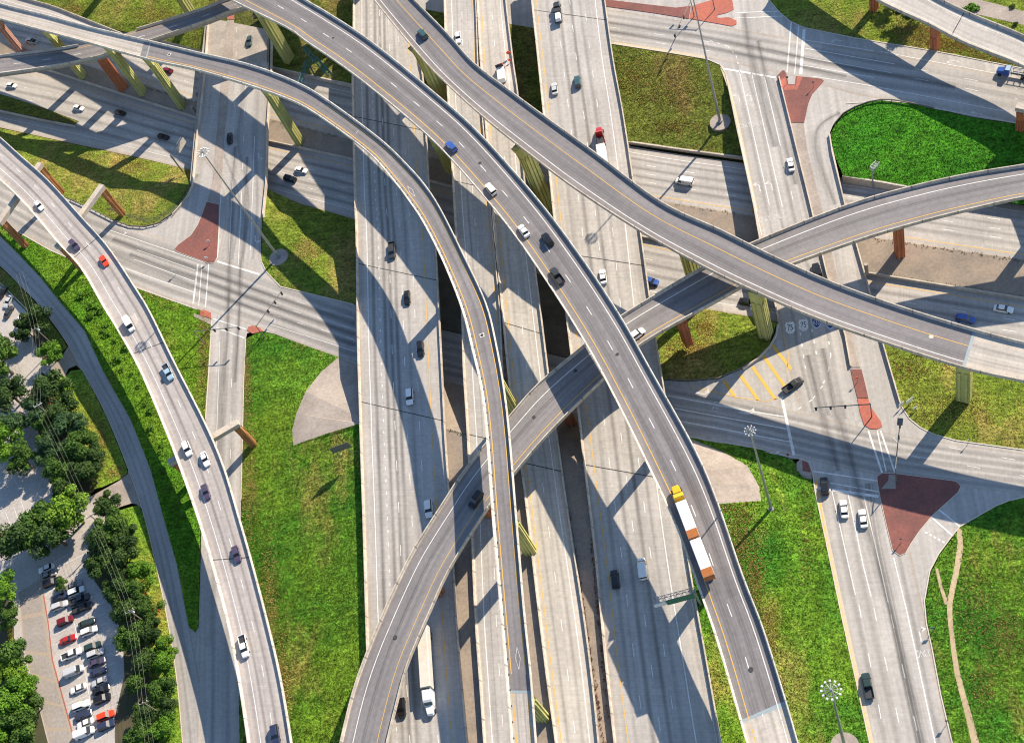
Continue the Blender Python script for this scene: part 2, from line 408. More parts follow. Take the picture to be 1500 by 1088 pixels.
def wall(name, label, pts, z0, h, m=m_conc, t=0.35, cat='wall', z1=None):
    """free-standing or retaining wall along a pixel line traced at its top"""
    p = [P(a[0], a[1], (a[2] if len(a) > 2 else z0 + h)) for a in pts]
    mb = MB(); rings = []
    for i, a in enumerate(p):
        d = (p[min(i + 1, len(p) - 1)] - p[max(0, i - 1)]); d.z = 0; d.normalize(); s = Vector((-d.y, d.x, 0)) * t / 2
        lo = Vector((0, 0, z0 - a.z))
        rings.append([a - s, a + s, a + s + lo, a - s + lo])
    mb.loft(rings)
    o = mb.build(name, m, None, loc=p[0] + Vector((0, 0, z0 - p[0].z)))
    return tag(o, label, cat)
# ================================================================== the setting
mb = MB(); mb.add([(-3000, -3000, -7.7), (3000, -3000, -7.7), (3000, 3500, -7.7), (-3000, 3500, -7.7)], [(0, 1, 2, 3)])
struct(mb.build('ground', m_ground))
# --- depressed freeway (east-west)
up = [(-90, -12, -90, 44, -5.2), (0, 8, 0, 63, -5.2), (120, 34, 122, 95, -5.2), (234, 59, 251, 138, -5.2), (288, 73, 290, 151, -5.2), (402, 102, 414, 179, -5.2),
      (512, 126, 498, 201, -5.2), (700, 165, 700, 246, -5.2), (922, 214, 922, 288, -5.2), (1088, 239, 1100, 317, -5.2), (1240, 262, 1270, 347, -5.2), (1500, 301, 1500, 381, -5.2), (1620, 316, 1620, 398, -5.2)]
lo = [(-90, 62, -90, 165, -6.5), (0, 85, 0, 187, -6.5), (74, 103, 147, 219, -6.5), (220, 150, 220, 235, -6.5), (290, 172, 290, 253, -6.5), (392, 205, 391, 285, -6.5), (515, 232, 518, 321, -6.5),
      (720, 288, 720, 385, -6.5), (943, 346, 960, 441, -6.5), (1100, 375, 1100, 464, -6.5), (1280, 400, 1280, 500, -6.5), (1500, 436, 1500, 535, -6.5), (1620, 456, 1620, 556, -6.5)]
frees = []
for nm, st, strk in (('freeway', up, (.24, .41, .57, .73)), ('freeway', lo, (.26, .44, .61, .77))):
    rb = Ribbon(st); mb = MB(); rb.sheet(mb)
    struct(mb.build(nm, road_mat('freeway_concrete', CONC, strk, 22, 0.66, 0.018))); frees.append(rb)
mb = MB()
for t in (.33, .50, .66): frees[0].line(mb, t, .2, DASH)
frees[0].line(mb, .12, .2)
for t in (.36, .53, .69): frees[1].line(mb, t, .2, DASH)
frees[1].line(mb, .86, .2)
struct(mb.build('road_marking', m_line))
mb = MB(); frees[0].line(mb, .90, .2); frees[1].line(mb, .14, .2); struct(mb.build('road_marking', m_yel))
rb = Ribbon([(a[2], a[3], b[0], b[1], -5.75) for a, b in zip(up, lo)])
ms = Ribbon([(a[2], a[3], b[0], b[1], -5.15) for a, b in zip(up, lo)])
mb = MB(); vs = []
for i in range(len(ms.L)):
    vs += [ms.L[i] + Vector((0, 0, 0)), ms.Rr[i] + Vector((0, 0, -.65))]
mb.add(vs, [(2 * i, 2 * i + 1, 2 * i + 3, 2 * i + 2) for i in range(len(ms.L) - 1)]); struct(mb.build('median_slope', m_slope))
wall('retaining_wall', 'low concrete barrier along the sloped freeway median', [(a[0], a[1], -5.4) for a in lo], -6.6, 1.2, m_conc, .4)
wall('retaining_wall', 'concrete wall between the olive lawn and the sunken freeway near the light mast', [(905, 204.5, -4.1), (920, 207, -4.1), (1000, 218.5, -4.1), (1095, 231, -4.1)], -5.3, 1.2, m_conc, .5)
wall('retaining_wall', 'short concrete wall below the lush oval lawn', [(1234, 257, -2.4), (1290, 266, -2.4), (1345, 276, -2.6)], -5.3, 3, m_conc, .5)
wall('retaining_wall', 'shaded concrete wall beside the upper freeway under the curved ramps', [(234, 57, -3.9), (288, 71, -3.9), (402, 99, -3.6), (512, 123, -3.6), (700, 160, -3.6), (920, 210, -3.2)], -5.3, 2, m_conc, .5)
# --- level street network (z = 0)
patch('intersection_pavement', [(889, -60), (1126, -60), (1126, 0), (1142, 19), (1158, 32), (1178, 41), (1251, 56), (1368, 75), (1500, 101), (1620, 123), (1620, 205), (1500, 183), (1427, 172), (1368, 159), (1335, 151),
      (1309, 147), (1290, 146.5), (1271, 150), (1252, 157), (1235, 167), (1221, 182), (1214, 198), (1220, 225), (1238, 300), (1254, 355), (1276, 433), (1293, 501), (1313, 570), (1320, 594), (1332, 613), (1348, 626), (1368, 636), (1400, 645), (1500, 659), (1620, 674), (1620, 745), (1500, 728),
      (1478, 733), (1458, 741), (1425, 760), (1406, 771), (1392, 788), (1375, 811), (1362, 836), (1354, 880), (1357, 912), (1365, 948), (1378, 1017), (1395, 1088), (1408, 1150), (1286, 1150), (1274, 1088), (1254, 997), (1232, 898), (1209, 788), (1194, 719), (1190, 690),
      (1183, 677), (1172, 672), (1160, 672), (1107, 656), (1005, 639), (960, 630), (840, 605), (650, 558), (521, 533), (402, 489), (380, 484), (362, 488), (360, 497), (357, 560), (353, 733), (352, 850), (351, 950), (350, 1037), (352, 1150),
      (272, 1150), (268, 1088), (249, 928), (276, 916), (286, 926), (291, 918), (292, 878), (294, 815), (297, 700), (301, 614), (306, 540), (311, 480), (309, 466), (300, 456), (288, 452.5), (198, 421), (150, 399), (74, 367), (0, 325), (-80, 292), (-80, 200), (0, 236), (50, 265),
      (100, 292), (135, 307), (165, 323), (190, 332), (212, 333), (232, 328), (250, 316), (262, 303), (275, 285), (281, 272), (284, 235), (390, 235), (388, 267), (384, 317), (382, 367), (384, 385), (390, 398), (411, 420), (518, 446), (650, 484), (815, 521), (970, 557),
      (1010, 559), (1053, 555), (1087, 540), (1110, 524), (1127, 507), (1139, 480), (1141, 460), (1130, 420), (1112, 345), (1104, 300), (1090, 235), (1080, 190), (1069, 140), (1062, 108), (1054, 94), (1035, 86), (980, 77), (898, 65), (889, 63)],
      road_mat('street_concrete', CONC, (), 60, groove=0.04), 0.0)
patch('street_pavement', [(397, -60), (889, -60), (889, 63), (780, 41), (648, 19), (560, 2), (470, -20), (397, -40)], road_mat('street_concrete_far', CONC, (), 60, groove=.05), 0.0)
m_old = road_mat('old_road', (0.43, 0.41, 0.39), (.3, .62), 10, .8, .04, groove=.06)
st = [(-80, 318, -80, 290, -.004), (0, 388, 0, 353, -.004), (33, 420, 37, 381, -.004), (58, 448, 88, 446, -.004)]
rb = Ribbon([(-75, 322, -60, 288, .004), (0, 388, 26, 371, .004), (32, 420, 62, 408, .004), (59, 448, 92, 446, .004), (94, 495, 124, 484, .004), (116, 534, 153, 545, .004), (131, 560, 166, 570, .004), (156, 608, 192, 616, .004), (188, 686, 222, 690, .004), (210, 750, 238, 752, .004), (228, 823, 259, 826, .004), (248, 920, 277, 918, .004), (260, 1000, 292, 995, .004), (268, 1088, 305, 1082, .004), (273, 1150, 310, 1150, .004)])
mb = MB(); rb.sheet(mb); struct(mb.build('side_road', m_old))
patch('driveway', [(112, 528), (100, 507), (92, 520), (78, 530), (72, 541), (95, 552), (100, 540), (112, 535), (122, 545)], m_old, .012)
patch('driveway', [(188, 684), (187, 694), (176, 703), (133, 727), (142, 742), (158, 748), (192, 737), (200, 738), (208, 745)], m_slope2, .012)
mb = MB(); rb.prof(mb, [('L', -.18, -.02), ('L', -.18, .13), ('L', 0.0, .13), ('L', 0.0, -.02)]); struct(mb.build('kerb', m_kerb))
# --- lawns
struct_l = []
patch('lawn', [(40, -60, 0), (311, -60, 0), (303, 35, 0), (297, 72, -1.6), (288, 72.5, -3.8), (234, 58, -3.8), (120, 33, -5.2), (0, 7, -5.2), (-80, -10, -5.2), (-80, -60, -2)], g_mixed, 0, None, 0)
patch('lawn', [(-80, 170, -6.4), (0, 188, -6.4), (147, 219.5, -6.4), (220, 235.5, -6.4), (279, 249, -6.2), (280, 262, -2), (279, 275, .02), (274, 285, .02), (262, 302, .02), (250, 315, .02), (232, 327, .02), (212, 332, .02), (190, 331, .02), (165, 322, .02), (135, 306, .02), (100, 291, .02), (50, 264, .02), (0, 235, .02), (-80, 199, .02)], g_mixed)
patch('lawn', [(-40, 128, -6.42), (7, 140, -6.42), (66, 159, -6.42), (116, 178, -6.42), (108, 183, -6.42), (60, 174, -6.42), (0, 160, -6.42), (-40, 150, -6.42)], g_olive)
patch('lawn', [(391, 286, -6.4), (440, 299, -6.4), (518, 321, -6.4), (560, 332, -6.4), (560, 457, .0), (518, 445, .02), (411, 419, .02), (398, 408, .02), (390, 397, .02), (384, 384, .02), (383, 366, .02), (385, 318, .02), (389, 276, -2)], g_mixed)
patch('lawn', [(361, 496, .02), (381, 485, .02), (402, 490, .02), (496, 523, .02), (470, 545, .8), (448, 573, 1.6), (434, 606, 2.2), (428, 630, 2.6), (430, 652, 3), (475, 636, 5), (527, 620, 7.1), (545, 622, 7.1), (549, 760, 7.1), (553, 900, 7.1), (565, 1150, 7.1), (480, 1150, 4.8), (420, 1150, 2), (352, 1150, .02), (350, 1037, .02), (352, 850, .02), (354, 733, .02), (358, 560, .02)], g_vivid)
patch('abutment_slope', [(496, 523, .02), (521, 533, .02), (545, 540, .02), (548, 622, 7.1), (527, 620, 7.1), (475, 636, 5), (430, 652, 3), (428, 630, 2.6), (434, 606, 2.2), (448, 573, 1.6), (470, 545, .8)], m_slope2)
patch('lawn', [(150, 399.5), (198, 421.5), (288, 453), (299, 457), (308, 467), (310, 480), (305, 540), (300, 614), (296, 700), (294, 760), (293, 815), (291, 878), (290.5, 917), (286, 925), (279, 920), (276, 914), (259, 826), (239, 756), (221, 689), (191.5, 614), (166, 569), (152, 545), (124, 484), (91, 446), (61, 408), (26, 371), (-60, 286), (0, 326), (74, 368)], g_weeds, .03)
patch('lawn', [(-60, 345), (0, 391), (31, 421), (57, 449), (92, 496), (98, 508), (90, 517), (76, 505), (40, 458), (0, 418), (-60, 372)], g_olive, .06)
patch('lawn', [(120, 541), (131, 562), (155, 609), (186, 686), (186, 693), (181, 699), (150, 713), (138, 716), (110, 640), (90, 600), (72, 555), (95, 552), (104, 543)], g_lime, .06)
patch('lawn', [(196, 741), (203, 740), (209, 751), (219, 787), (227, 823), (247, 920), (259, 1000), (267, 1088), (271, 1150), (240, 1150), (220, 1000), (205, 900), (170, 790), (158, 752)], g_lime, .06)
patch('lawn', [(880, 56), (898, 66), (980, 78), (1035, 87), (1053, 95), (1061, 109, -.1), (1070, 140, -1.4), (1086, 190, -3), (1100, 231, -4.4), (1000, 219, -4.4), (920, 207.5, -4.4), (903, 205, -4.4)], g_olive, .02)
patch('lawn', [(1290, 147.5), (1309, 148), (1335, 152), (1368, 160), (1427, 173), (1500, 184), (1620, 206), (1620, 316, -2.7), (1500, 300, -2.7), (1345, 276, -2.6), (1290, 266, -2.5), (1235, 257, -2.3), (1222, 226, -1.6), (1216, 199, -.9), (1223, 183, -.5), (1236, 168, -.25), (1253, 158, -.1), (1272, 151)], g_lush, .02)
patch('lawn', [(940, 438, -6.4), (960, 441.5, -6.4), (1032, 452, -6.4), (1100, 464.5, -6.4), (1125, 468, -6.2), (1138, 472, -.4), (1126, 507, .02), (1109, 523, .02), (1086, 539, .02), (1052, 554, .02), (1010, 558, .02), (970, 556, .02), (930, 548, .02)], g_mixed)
patch('lawn', [(1286, 488, -1), (1500, 532, -4), (1620, 555, -4), (1620, 673, .02), (1500, 658, .02), (1400, 644, .02), (1368, 635, .02), (1349, 625, .02), (1333, 612, .02), (1321, 593, .02), (1314, 570, .02), (1294, 501, .02)], g_mixed)
patch('lawn', [(1500, 729), (1478, 734), (1459, 742), (1426, 761), (1407, 772), (1394, 789), (1377, 812), (1364, 837), (1356, 880), (1359, 912), (1367, 948), (1380, 1017), (1397, 1088), (1410, 1150), (1620, 1150), (1620, 746)], g_vivid, .03)
patch('lawn', [(1005, 640, .02), (1107, 657, .02), (1160, 673, .02), (1189, 703, .02), (1193, 719, .02), (1208, 788, .02), (1231, 898, .02), (1253, 997, .02), (1273, 1088, .02), (1285, 1150, .02), (1085, 1150, 6), (1055, 1088, 7.1), (1020, 900, 7.1), (1003, 800, 7.1), (990, 738, 7.1), (1050, 738, 5), (1115, 733, 2.6), (1112, 712, 2), (1095, 682, 1.2), (1060, 662, .5)], g_vivid)
patch('abutment_slope', [(1005, 640, .02), (1060, 662, .5), (1095, 682, 1.2), (1112, 712, 2), (1115, 733, 2.6), (1050, 738, 5), (990, 738, 7.1), (960, 720, 7.1), (950, 700, 7.1), (960, 631, .02)], m_slope2)
patch('lawn', [(1127, -60), (1127, 0), (1143, 18), (1159, 31), (1179, 40), (1251, 55), (1368, 74), (1500, 100), (1620, 122), (1620, -60)], g_mixed, .02)
patch('footpath', [(1375, -14), (1405, -8), (1500, 17), (1620, 50), (1620, 68), (1500, 37), (1425, 20), (1370, 6)], m_slope2, .06)
# ground between the raised carriageways
patch('verge', [(385, 45, -1.5), (397, -10, 0), (470, -21, 0), (560, 1, 0), (648, 18, 0), (780, 40, 0), (895, 64, 0), (925, 208, -3.3), (700, 158, -3.7), (512, 122, -3.7), (390, 96, -3.7)], g_olive)
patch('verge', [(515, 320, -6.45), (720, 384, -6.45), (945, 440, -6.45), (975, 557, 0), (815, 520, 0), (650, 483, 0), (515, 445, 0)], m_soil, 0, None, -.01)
patch('abutment_slope', [(521, 533, 0), (650, 558, 0), (840, 605, 0), (965, 631, 0), (958, 702, 7.1), (865, 681, 7.1), (783, 661, 7.1), (707, 642, 7.1), (652, 629, 7.1), (600, 614, 7.1), (527, 594, 7.1)], m_slope, 0, None, .01)
patch('embankment', [(527, 592, 7.1), (600, 612, 7.1), (652, 627, 7.1), (707, 641, 7.1), (783, 660, 7.1), (865, 680, 7.1), (958, 701, 7.1), (1003, 800, 7.1), (1020, 900, 7.1), (1060, 1150, 7.1), (565, 1150, 7.1), (548, 760, 7.1)], m_slope, 0, None, -.03)
# --- ribbed roadway surfaces laid on the streets
def strip(name, st, streaks, width, base=CONC, dark=.72, sw=.02, groove=.08):
    rb = Ribbon(st); mb = MB(); rb.sheet(mb, .006); struct(mb.build(name, road_mat(name + '_concrete', base, streaks, width, dark, sw, groove=groove))); return rb
fw = strip('frontage_road', [(-70, 210, -70, 296, 0), (0, 243, 0, 323, 0), (60, 276, 74, 365, 0), (130, 312, 150, 397, 0), (240, 350, 240, 434, 0), (300, 370, 296, 452, 0), (388, 402, 380, 480, 0), (520, 449, 520, 530, 0), (650, 487, 650, 554, 0), (830, 528, 830, 598, 0), (975, 561, 975, 630, 0), (1060, 578, 1060, 643, 0), (1180, 606, 1180, 672, 0), (1300, 634, 1300, 698, 0), (1400, 650, 1400, 712, 0), (1500, 664, 1500, 724, 0), (1620, 680, 1620, 742, 0)], (.16, .34, .52, .70, .86), 17, dark=.66, sw=.04)
fs = strip('frontage_road', [(309, 480, 358, 497, .004), (307, 540, 356, 545, .004), (301, 614, 354, 620, .004), (297, 700, 352, 715, .004), (294, 815, 351, 830, .004), (292, 900, 350, 920, .004), (292, 1000, 349, 1010, .004), (290, 1088, 350, 1088, .004), (290, 1150, 351, 1150, .004)], (.35, .72), 10, sw=.05)
fe = strip('frontage_road', [(1200, 720, 1318, 700, .004), (1211, 790, 1330, 788, .004), (1234, 898, 1353, 895, .004), (1256, 997, 1373, 995, .004), (1276, 1088, 1393, 1088, .004), (1288, 1150, 1406, 1150, .004)], (.18, (.34, .7), (.60, .42), (.64, .5), .85), 19, dark=.7, sw=.02)
fn = strip('frontage_road', [(889, 14, 889, 60, .004), (1000, 31, 1000, 77, .004), (1060, 40, 1060, 90, .004), (1160, 57, 1160, 112, .004), (1260, 74, 1260, 140, .004), (1368, 92, 1368, 155, .004), (1500, 117, 1500, 180, .004), (1620, 138, 1620, 201, .004)], (.2, .45, .7), 15, sw=.04)
fr = strip('frontage_road', [(1058, 100, 1140, 112, .004), (1070, 140, 1152, 150, .004), (1082, 190, 1166, 200, .004), (1093, 240, 1176, 250, .004), (1106, 300, 1189, 310, .004), (1120, 370, 1207, 372, .004), (1141, 460, 1240, 455, .004), (1150, 520, 1258, 540, .004), (1172, 600, 1273, 620, .004)], (.2, .42, .66, .88), 18, sw=.018)
fq = strip('frontage_road', [(300, 90, 394, 92, .004), (293, 160, 391, 160, .004), (287, 210, 389, 210, .004), (330, 290, 386, 285, .004), (318, 380, 380, 380, .004)], (.36, .62, .85), 20, sw=.02)
# the two cross streets pass over the freeway on bridges
def street_bridge(name, label, pts, edges, gaps):
    w = [P(*p) for p in pts]; c = sum(w, Vector((0, 0, 0))) / len(w)
    t = thing(name, label, 'bridge', (c.x, c.y, 0)); mb = MB(); slab_patch(mb, pts, -1.5, 1.49); mb.build('bridge_beam', m_side, t)
    for e in edges:
        b = MB(); p = [P(a[0], a[1], .9) - Vector((0, 0, .9)) for a in e]; rings = []
        for i, a in enumerate(p):
            d = p[min(i + 1, len(p) - 1)] - p[max(0, i - 1)]; d.normalize(); s = Vector((-d.y, d.x, 0)) * .16
            rings.append([a - s * 1.4 - Vector((0, 0, .3)), a - s + Vector((0, 0, .92)), a + s + Vector((0, 0, .92)), a + s * 1.4 - Vector((0, 0, .3))])
        b.loft(rings); b.build('barrier', m_barrier, t)
    for g in gaps:
        for x, y in g:
            b = MB(); q = P(x, y, -6.4); b.tube(q, (q.x, q.y, -1.5), .55, n=10); b.build('column', m_side, t)
    return t
street_bridge('street_bridge', 'concrete street bridge over the freeway at upper left, beside the red triangular island', [(304, 30), (395, 48), (390, 210), (388, 290), (281, 272), (287, 205), (296, 108)],
              [[(304, 33), (299, 106), (293, 160), (287, 205), (281, 272)], [(397, 49), (396.5, 103), (391, 180), (389, 267), (384, 317)]], [[(296, 150), (340, 160), (386, 185)], [(290, 170), (340, 185), (388, 203)]])
street_bridge('street_bridge', 'concrete street bridge over the freeway at right, passing below two ramps', [(1088, 226), (1220, 220), (1238, 300), (1254, 355), (1290, 490), (1140, 476), (1130, 425), (1105, 305)],
              [[(1066, 122), (1080, 190), (1090, 235), (1104, 300), (1112, 345), (1131, 425), (1140, 465)], [(1215, 195), (1219, 222), (1238, 300), (1254, 355), (1276, 433), (1293, 501), (1313, 570), (1319, 590)], [(1141, 112), (1185, 290), (1211, 400), (1238, 490), (1246, 535)]], [[(1105, 315), (1180, 330), (1260, 346)], [(1120, 375), (1190, 388), (1270, 402)]])
# ================================================================== raised carriageways of the main highway
def hw_mat(n, st, w): return road_mat(n, CONC, st, w, .48, .0135, groove=.12)
U = 8.0
u1 = [(516, -60, 601, -60, U), (517, 0, 608, 0, U), (516, 83, 614, 83, U), (515, 120, 620, 120, U), (518, 270, 628, 270, U), (521, 350, 637, 350, U), (523, 500, 645, 500, U), (526, 600, 650, 600, U), (527, 640, 652, 640, U), (531, 760, 660, 760, U), (535, 900, 668, 900, U), (538, 1000, 676, 1000, U), (541, 1088, 684, 1088, U), (544, 1150, 690, 1150, U)]
r1, t1 = flyover('raised_highway', 'wide sunlit raised carriageway left of the dark gaps, with dotted exit lane line', 'highway', u1, hw_mat('highway_concrete', (.20, .335, .48, (.625, .75), .41), 23), 1.6,
    whites=[(.13, dict(w=.24)), (.275, dict(w=.24, dash=(.9, 2.75))), (.41, dict(dash=DASH)), (.555, dict(dash=DASH, ph=4)), (.70, dict(dash=DASH))], yellows=[(.84, dict(w=.18))], joints=(3.4, 5.35, 7.05), skew=6.0)
u2 = [(647, -60, 692, -60, U), (650, 0, 697, 0, U), (652, 83, 700, 90, U), (654, 120, 703, 125, U), (661, 240, 713, 242, U), (666, 330, 721, 330, U), (675, 450, 732, 450, U), (678, 540, 736, 540, U), (684, 640, 742, 640, U), (689, 760, 747, 760, U), (695, 900, 752, 900, U), (702, 1000, 757, 1000, U), (708, 1088, 762, 1088, U), (712, 1150, 765, 1150, U)]
r2, t2 = flyover('raised_highway', 'narrow raised carriageway left of the yellow striped central barrier', 'highway', u2, hw_mat('highway_concrete', ((.38, .75), (.70, .8)), 9.5), 1.6,
    whites=[(.22, dict(w=.24)), (.53, dict(dash=DASH))], yellows=[(.88, dict(w=.16))], joints=(4.3, 8.0), skew=2.5)
u3 = [(693, -60, 737, -60, U), (698, 0, 741, 0, U), (703, 90, 751, 85, U), (709, 165, 759, 143, U), (715, 242, 767, 250, U), (723, 330, 776, 330, U), (735, 460, 793, 465, U), (746, 570, 805, 560, U), (762, 682, 822, 680, U), (771, 750, 832, 750, U), (788, 895, 855, 900, U), (801, 1000, 868, 1000, U), (813, 1088, 877, 1088, U), (820, 1150, 884, 1150, U)]
r3, t3 = flyover('raised_highway', 'pale raised carriageway right of the yellow striped central barrier', 'highway', u3, road_mat('highway_concrete', (.53, .49, .435), ((.29, .78), (.62, .78)), 10.5, .62, .02, groove=.1), 1.6,
    whites=[(.47, dict(dash=DASH)), (.78, dict(w=.24))], yellows=[(.13, dict(w=.2))], joints=(4.2, 6.1, 8.0), skew=3.0)
u4 = [(773, -60, 878, -60, U), (778, 0, 886, 0, U), (787, 85, 898, 85, U), (796, 173, 914, 173, U), (811, 322, 936, 322, U), (828, 457, 955, 457, U), (845, 595, 977, 595, U), (856, 690, 990, 690, U), (871, 815, 1008, 815, U), (885, 960, 1034, 960, U), (899, 1088, 1057, 1088, U), (906, 1150, 1069, 1150, U)]
LN = [[(0, .06), (4, .08), (6, .10), (11, .14)], [(0, .34), (4, .32), (6, .28), (11, .30)], [(0, .53), (4, .50), (6, .45), (11, .45)], [(0, .73), (4, .68), (6, .61), (11, .59)], [(0, .876), (4, .83), (6, .77), (11, .765)]]
r4, t4 = flyover('raised_highway', 'widest raised carriageway, carrying the red tractor unit and a white van', 'highway', u4, hw_mat('highway_concrete', ((.205, .8), (.37, .58), (.53, .5), (.66, .75)), 25), 1.6,
    whites=[(LN[1], dict(dash=DASH)), (LN[2], dict(dash=DASH, ph=5)), (LN[3], dict(dash=DASH)), (LN[4], dict(w=.26)), (.955, dict(w=.14, k0=7))], yellows=[(LN[0], dict(w=.2))], joints=(1.3, 4.4, 7.0), skew=4.5)
# columns beneath the raised carriageways
for t, rows in ((t1, [(545, 140), (590, 150), (545, 285), (610, 295), (548, 430), (620, 445)]), (t2, [(680, 170), (690, 250), (700, 320), (708, 440)]), (t3, [(735, 190), (745, 270), (752, 335), (770, 455)]), (t4, [(830, 60), (880, 70), (850, 215), (905, 220), (860, 335), (930, 345), (870, 490), (950, 500)])):
    for x, y in rows:
        b = MB(); q = P(x, y, -6.4); b.tube(q, (q.x, q.y, U - 1.5), .6, n=10); b.build('column', m_side, t)
# ================================================================== flyovers
def fly_mat(n, st, w, base=GREY): return road_mat(n, base, st, w, .70, .03, groove=.05)
f1 = [(-160, -225, -135, -275, 25), (0, -165, 22, -213, 25.3), (100, -122, 125, -172, 25.4), (200, -78, 228, -128, 25.5), (300, -24, 330, -74, 25.5), (340, 0, 369, -50, 25.5), (420, 40, 449, 0, 25.6), (448, 60, 480, 18, 25.7), (512, 104, 545, 61, 25.8), (600, 175, 640, 138, 26.2), (659, 231, 702, 194, 26.8), (739, 325, 783, 285, 27.5), (801, 413, 847, 369, 28.3), (858, 504, 906, 457, 28.8), (904, 590, 955, 543, 28.4), (956, 697, 1020, 660, 27.2), (989, 769, 1053, 738, 26.2), (1023, 862, 1088, 840, 24.8), (1050, 940, 1118, 918, 23.8), (1084, 1056, 1152, 1026, 22.6), (1093, 1088, 1167, 1078, 22.3), (1108, 1150, 1186, 1140, 22)]
rF1, F1 = flyover('flyover_ramp', 'longest curving two-lane flyover, carrying the yellow truck with two white trailers', 'flyover', f1, fly_mat('flyover_asphalt', ((.30, .66), (.38, .8), (.60, .62), (.68, .8)), 13), 2.2,
    whites=[(.464, dict(w=.2, dash=DASH)), (.80, dict(w=.22))], yellows=[(.18, dict(w=.2))], joints=(), barrier=m_white_barrier)
mb = MB(); rF1.cross(mb, 19.0, .9); mb.build('expansion_joint', m_seal, F1)
mb = MB(); pale = road_mat('approach_concrete', (.54, .49, .43), ((.32, .75), (.62, .75)), 13, .7, .02)
i0 = min(range(len(rF1.k)), key=lambda i: abs(rF1.k[i] - 19.05)); tmp = MB()
def sub_sheet(rb, i0, i1, dz, a=.5, b=.5):
    m = MB(); vs = []; uv = []
    for i in range(i0, i1):
        vs += [rb.at(i, a, dz), rb.at(i, b, dz, 'R')]; uv += [(a / rb.w[i], rb.d[i]), (1 - b / rb.w[i], rb.d[i])]
    m.add(vs, [(2 * i, 2 * i + 1, 2 * i + 3, 2 * i + 2) for i in range(i1 - i0 - 1)], uv); return m
sub_sheet(rF1, i0, len(rF1.L), .005).build('approach_slab', pale, F1)
f2 = [(420, -190, 460, -215, 26.8), (480, -95, 522, -122, 27), (520, -40, 561, -58, 27), (548, 0, 589, -20, 27), (616, 83, 655, 48, 27), (656, 124, 695, 92, 27), (708, 171, 746, 131, 27), (755, 209, 792, 165, 27), (835, 270, 871, 222, 26.8), (934, 335, 968, 294, 26), (1028, 388, 1057, 336, 25), (1100, 423, 1125, 370, 24), (1191, 463, 1212, 409, 22.6), (1298, 501, 1314, 446, 21.4), (1411, 537, 1428, 481, 20.7), (1500, 557, 1510, 502, 20.4), (1620, 582, 1630, 526, 20)]
rF2, F2 = flyover('flyover_ramp', 'single-lane flyover sweeping from the top centre to the right edge', 'flyover', f2, fly_mat('flyover_asphalt', ((.36, .66), (.30, .85), (.52, .9)), 11.5), 2.2,
    whites=[(.17, dict(w=.2))], yellows=[(.58, dict(w=.16))], barrier=m_barrier)
i0 = min(range(len(rF2.k)), key=lambda i: abs(rF2.k[i] - 14.02))
sub_sheet(rF2, i0, len(rF2.L), .016).build('approach_slab', pale, F2)
mb = MB(); rF2.cross(mb, 14.0, .7, .022); mb.build('expansion_joint', m_seal, F2)
f3 = [(1740, 205, 1745, 253, 14), (1620, 221, 1626, 269, 14), (1500, 240, 1506, 287, 14), (1421, 253, 1432, 303, 14.2), (1339, 271, 1355, 322, 14.6), (1238, 300, 1260, 350, 15.4), (1100, 355, 1126, 399, 16.7), (1031, 389, 1060, 434, 17.5), (907, 463, 940, 502, 18.8), (856, 504, 893, 545, 19.3), (789, 560, 830, 606, 19.8), (745, 609, 784, 655, 20), (685, 680, 731, 720, 19.8), (645, 740, 695, 772, 19.4), (604, 805, 655, 838, 18.8), (577, 859, 633, 886, 18.3), (560, 897, 618, 920, 18), (537, 952, 595, 976, 17.5), (516, 1011, 580, 1031, 17), (497, 1088, 565, 1094, 16.5), (482, 1160, 552, 1165, 16)]
rF3, F3 = flyover('flyover_ramp', 'flyover crossing diagonally below all the other ramps, from right edge to bottom', 'flyover', f3, fly_mat('flyover_asphalt', ((.46, .55), (.40, .85), (.58, .92)), 11.5, (.25, .235, .235)), 2.0,
    whites=[(.25, dict(w=.2))], yellows=[(.83, dict(w=.16, k1=12.5)), (.76, dict(w=.14, k0=12.5))], barrier=m_barrier)
f4 = [(-180, -20, -172, -42, 20), (-60, 10, -52, -12, 20.6), (0, 27, 6, 6, 21), (59, 43, 66, 21, 21.6), (126, 61, 133, 39, 22.4), (220, 87, 227, 61, 23.4), (282, 100, 290, 76, 24.2), (354, 121, 366, 94, 25.2), (420, 144, 433, 119, 26), (462, 166, 480, 146, 26.4), (536, 220, 556, 202, 27.4), (575, 263, 598, 242, 27.8), (600, 296, 624, 272, 28.2), (619, 325, 646, 306, 28.6), (647, 380, 678, 370, 29.3), (675, 450, 711, 441, 30.2), (690, 508, 726, 500, 30.8), (704, 570, 738, 568, 31), (712, 640, 746, 637, 31), (720, 750, 755, 746, 30.6), (732, 890, 767, 888, 28.8), (740, 985, 777, 985, 27.2), (748, 1088, 785, 1088, 25), (753, 1160, 791, 1160, 23.5)]
rF4, F4 = flyover('flyover_ramp', 'narrowest curving flyover with white diamond lane marks, ending at the bottom centre', 'flyover', f4, fly_mat('flyover_asphalt', ((.5, .82),), 7.2), 2.2,
    yellows=[(.20, dict(w=.2, k0=4.95, k1=21.1)), (.78, dict(w=.2, k0=9, k1=21.1))], barrier=m_white_barrier)
i1 = min(range(len(rF4.k)), key=lambda i: abs(rF4.k[i] - 4.93)); i2 = min(range(len(rF4.k)), key=lambda i: abs(rF4.k[i] - 21.15))
sub_sheet(rF4, 0, i1, .02).build('approach_slab', pale, F4)
sub_sheet(rF4, i2, len(rF4.L), .02).build('approach_slab', pale, F4)
mb = MB(); rF4.line(mb, .20, .2, None, .034, 21.15); rF4.line(mb, .78, .2, None, .034, 21.15); mb.build('edge_line', m_yel, F4)
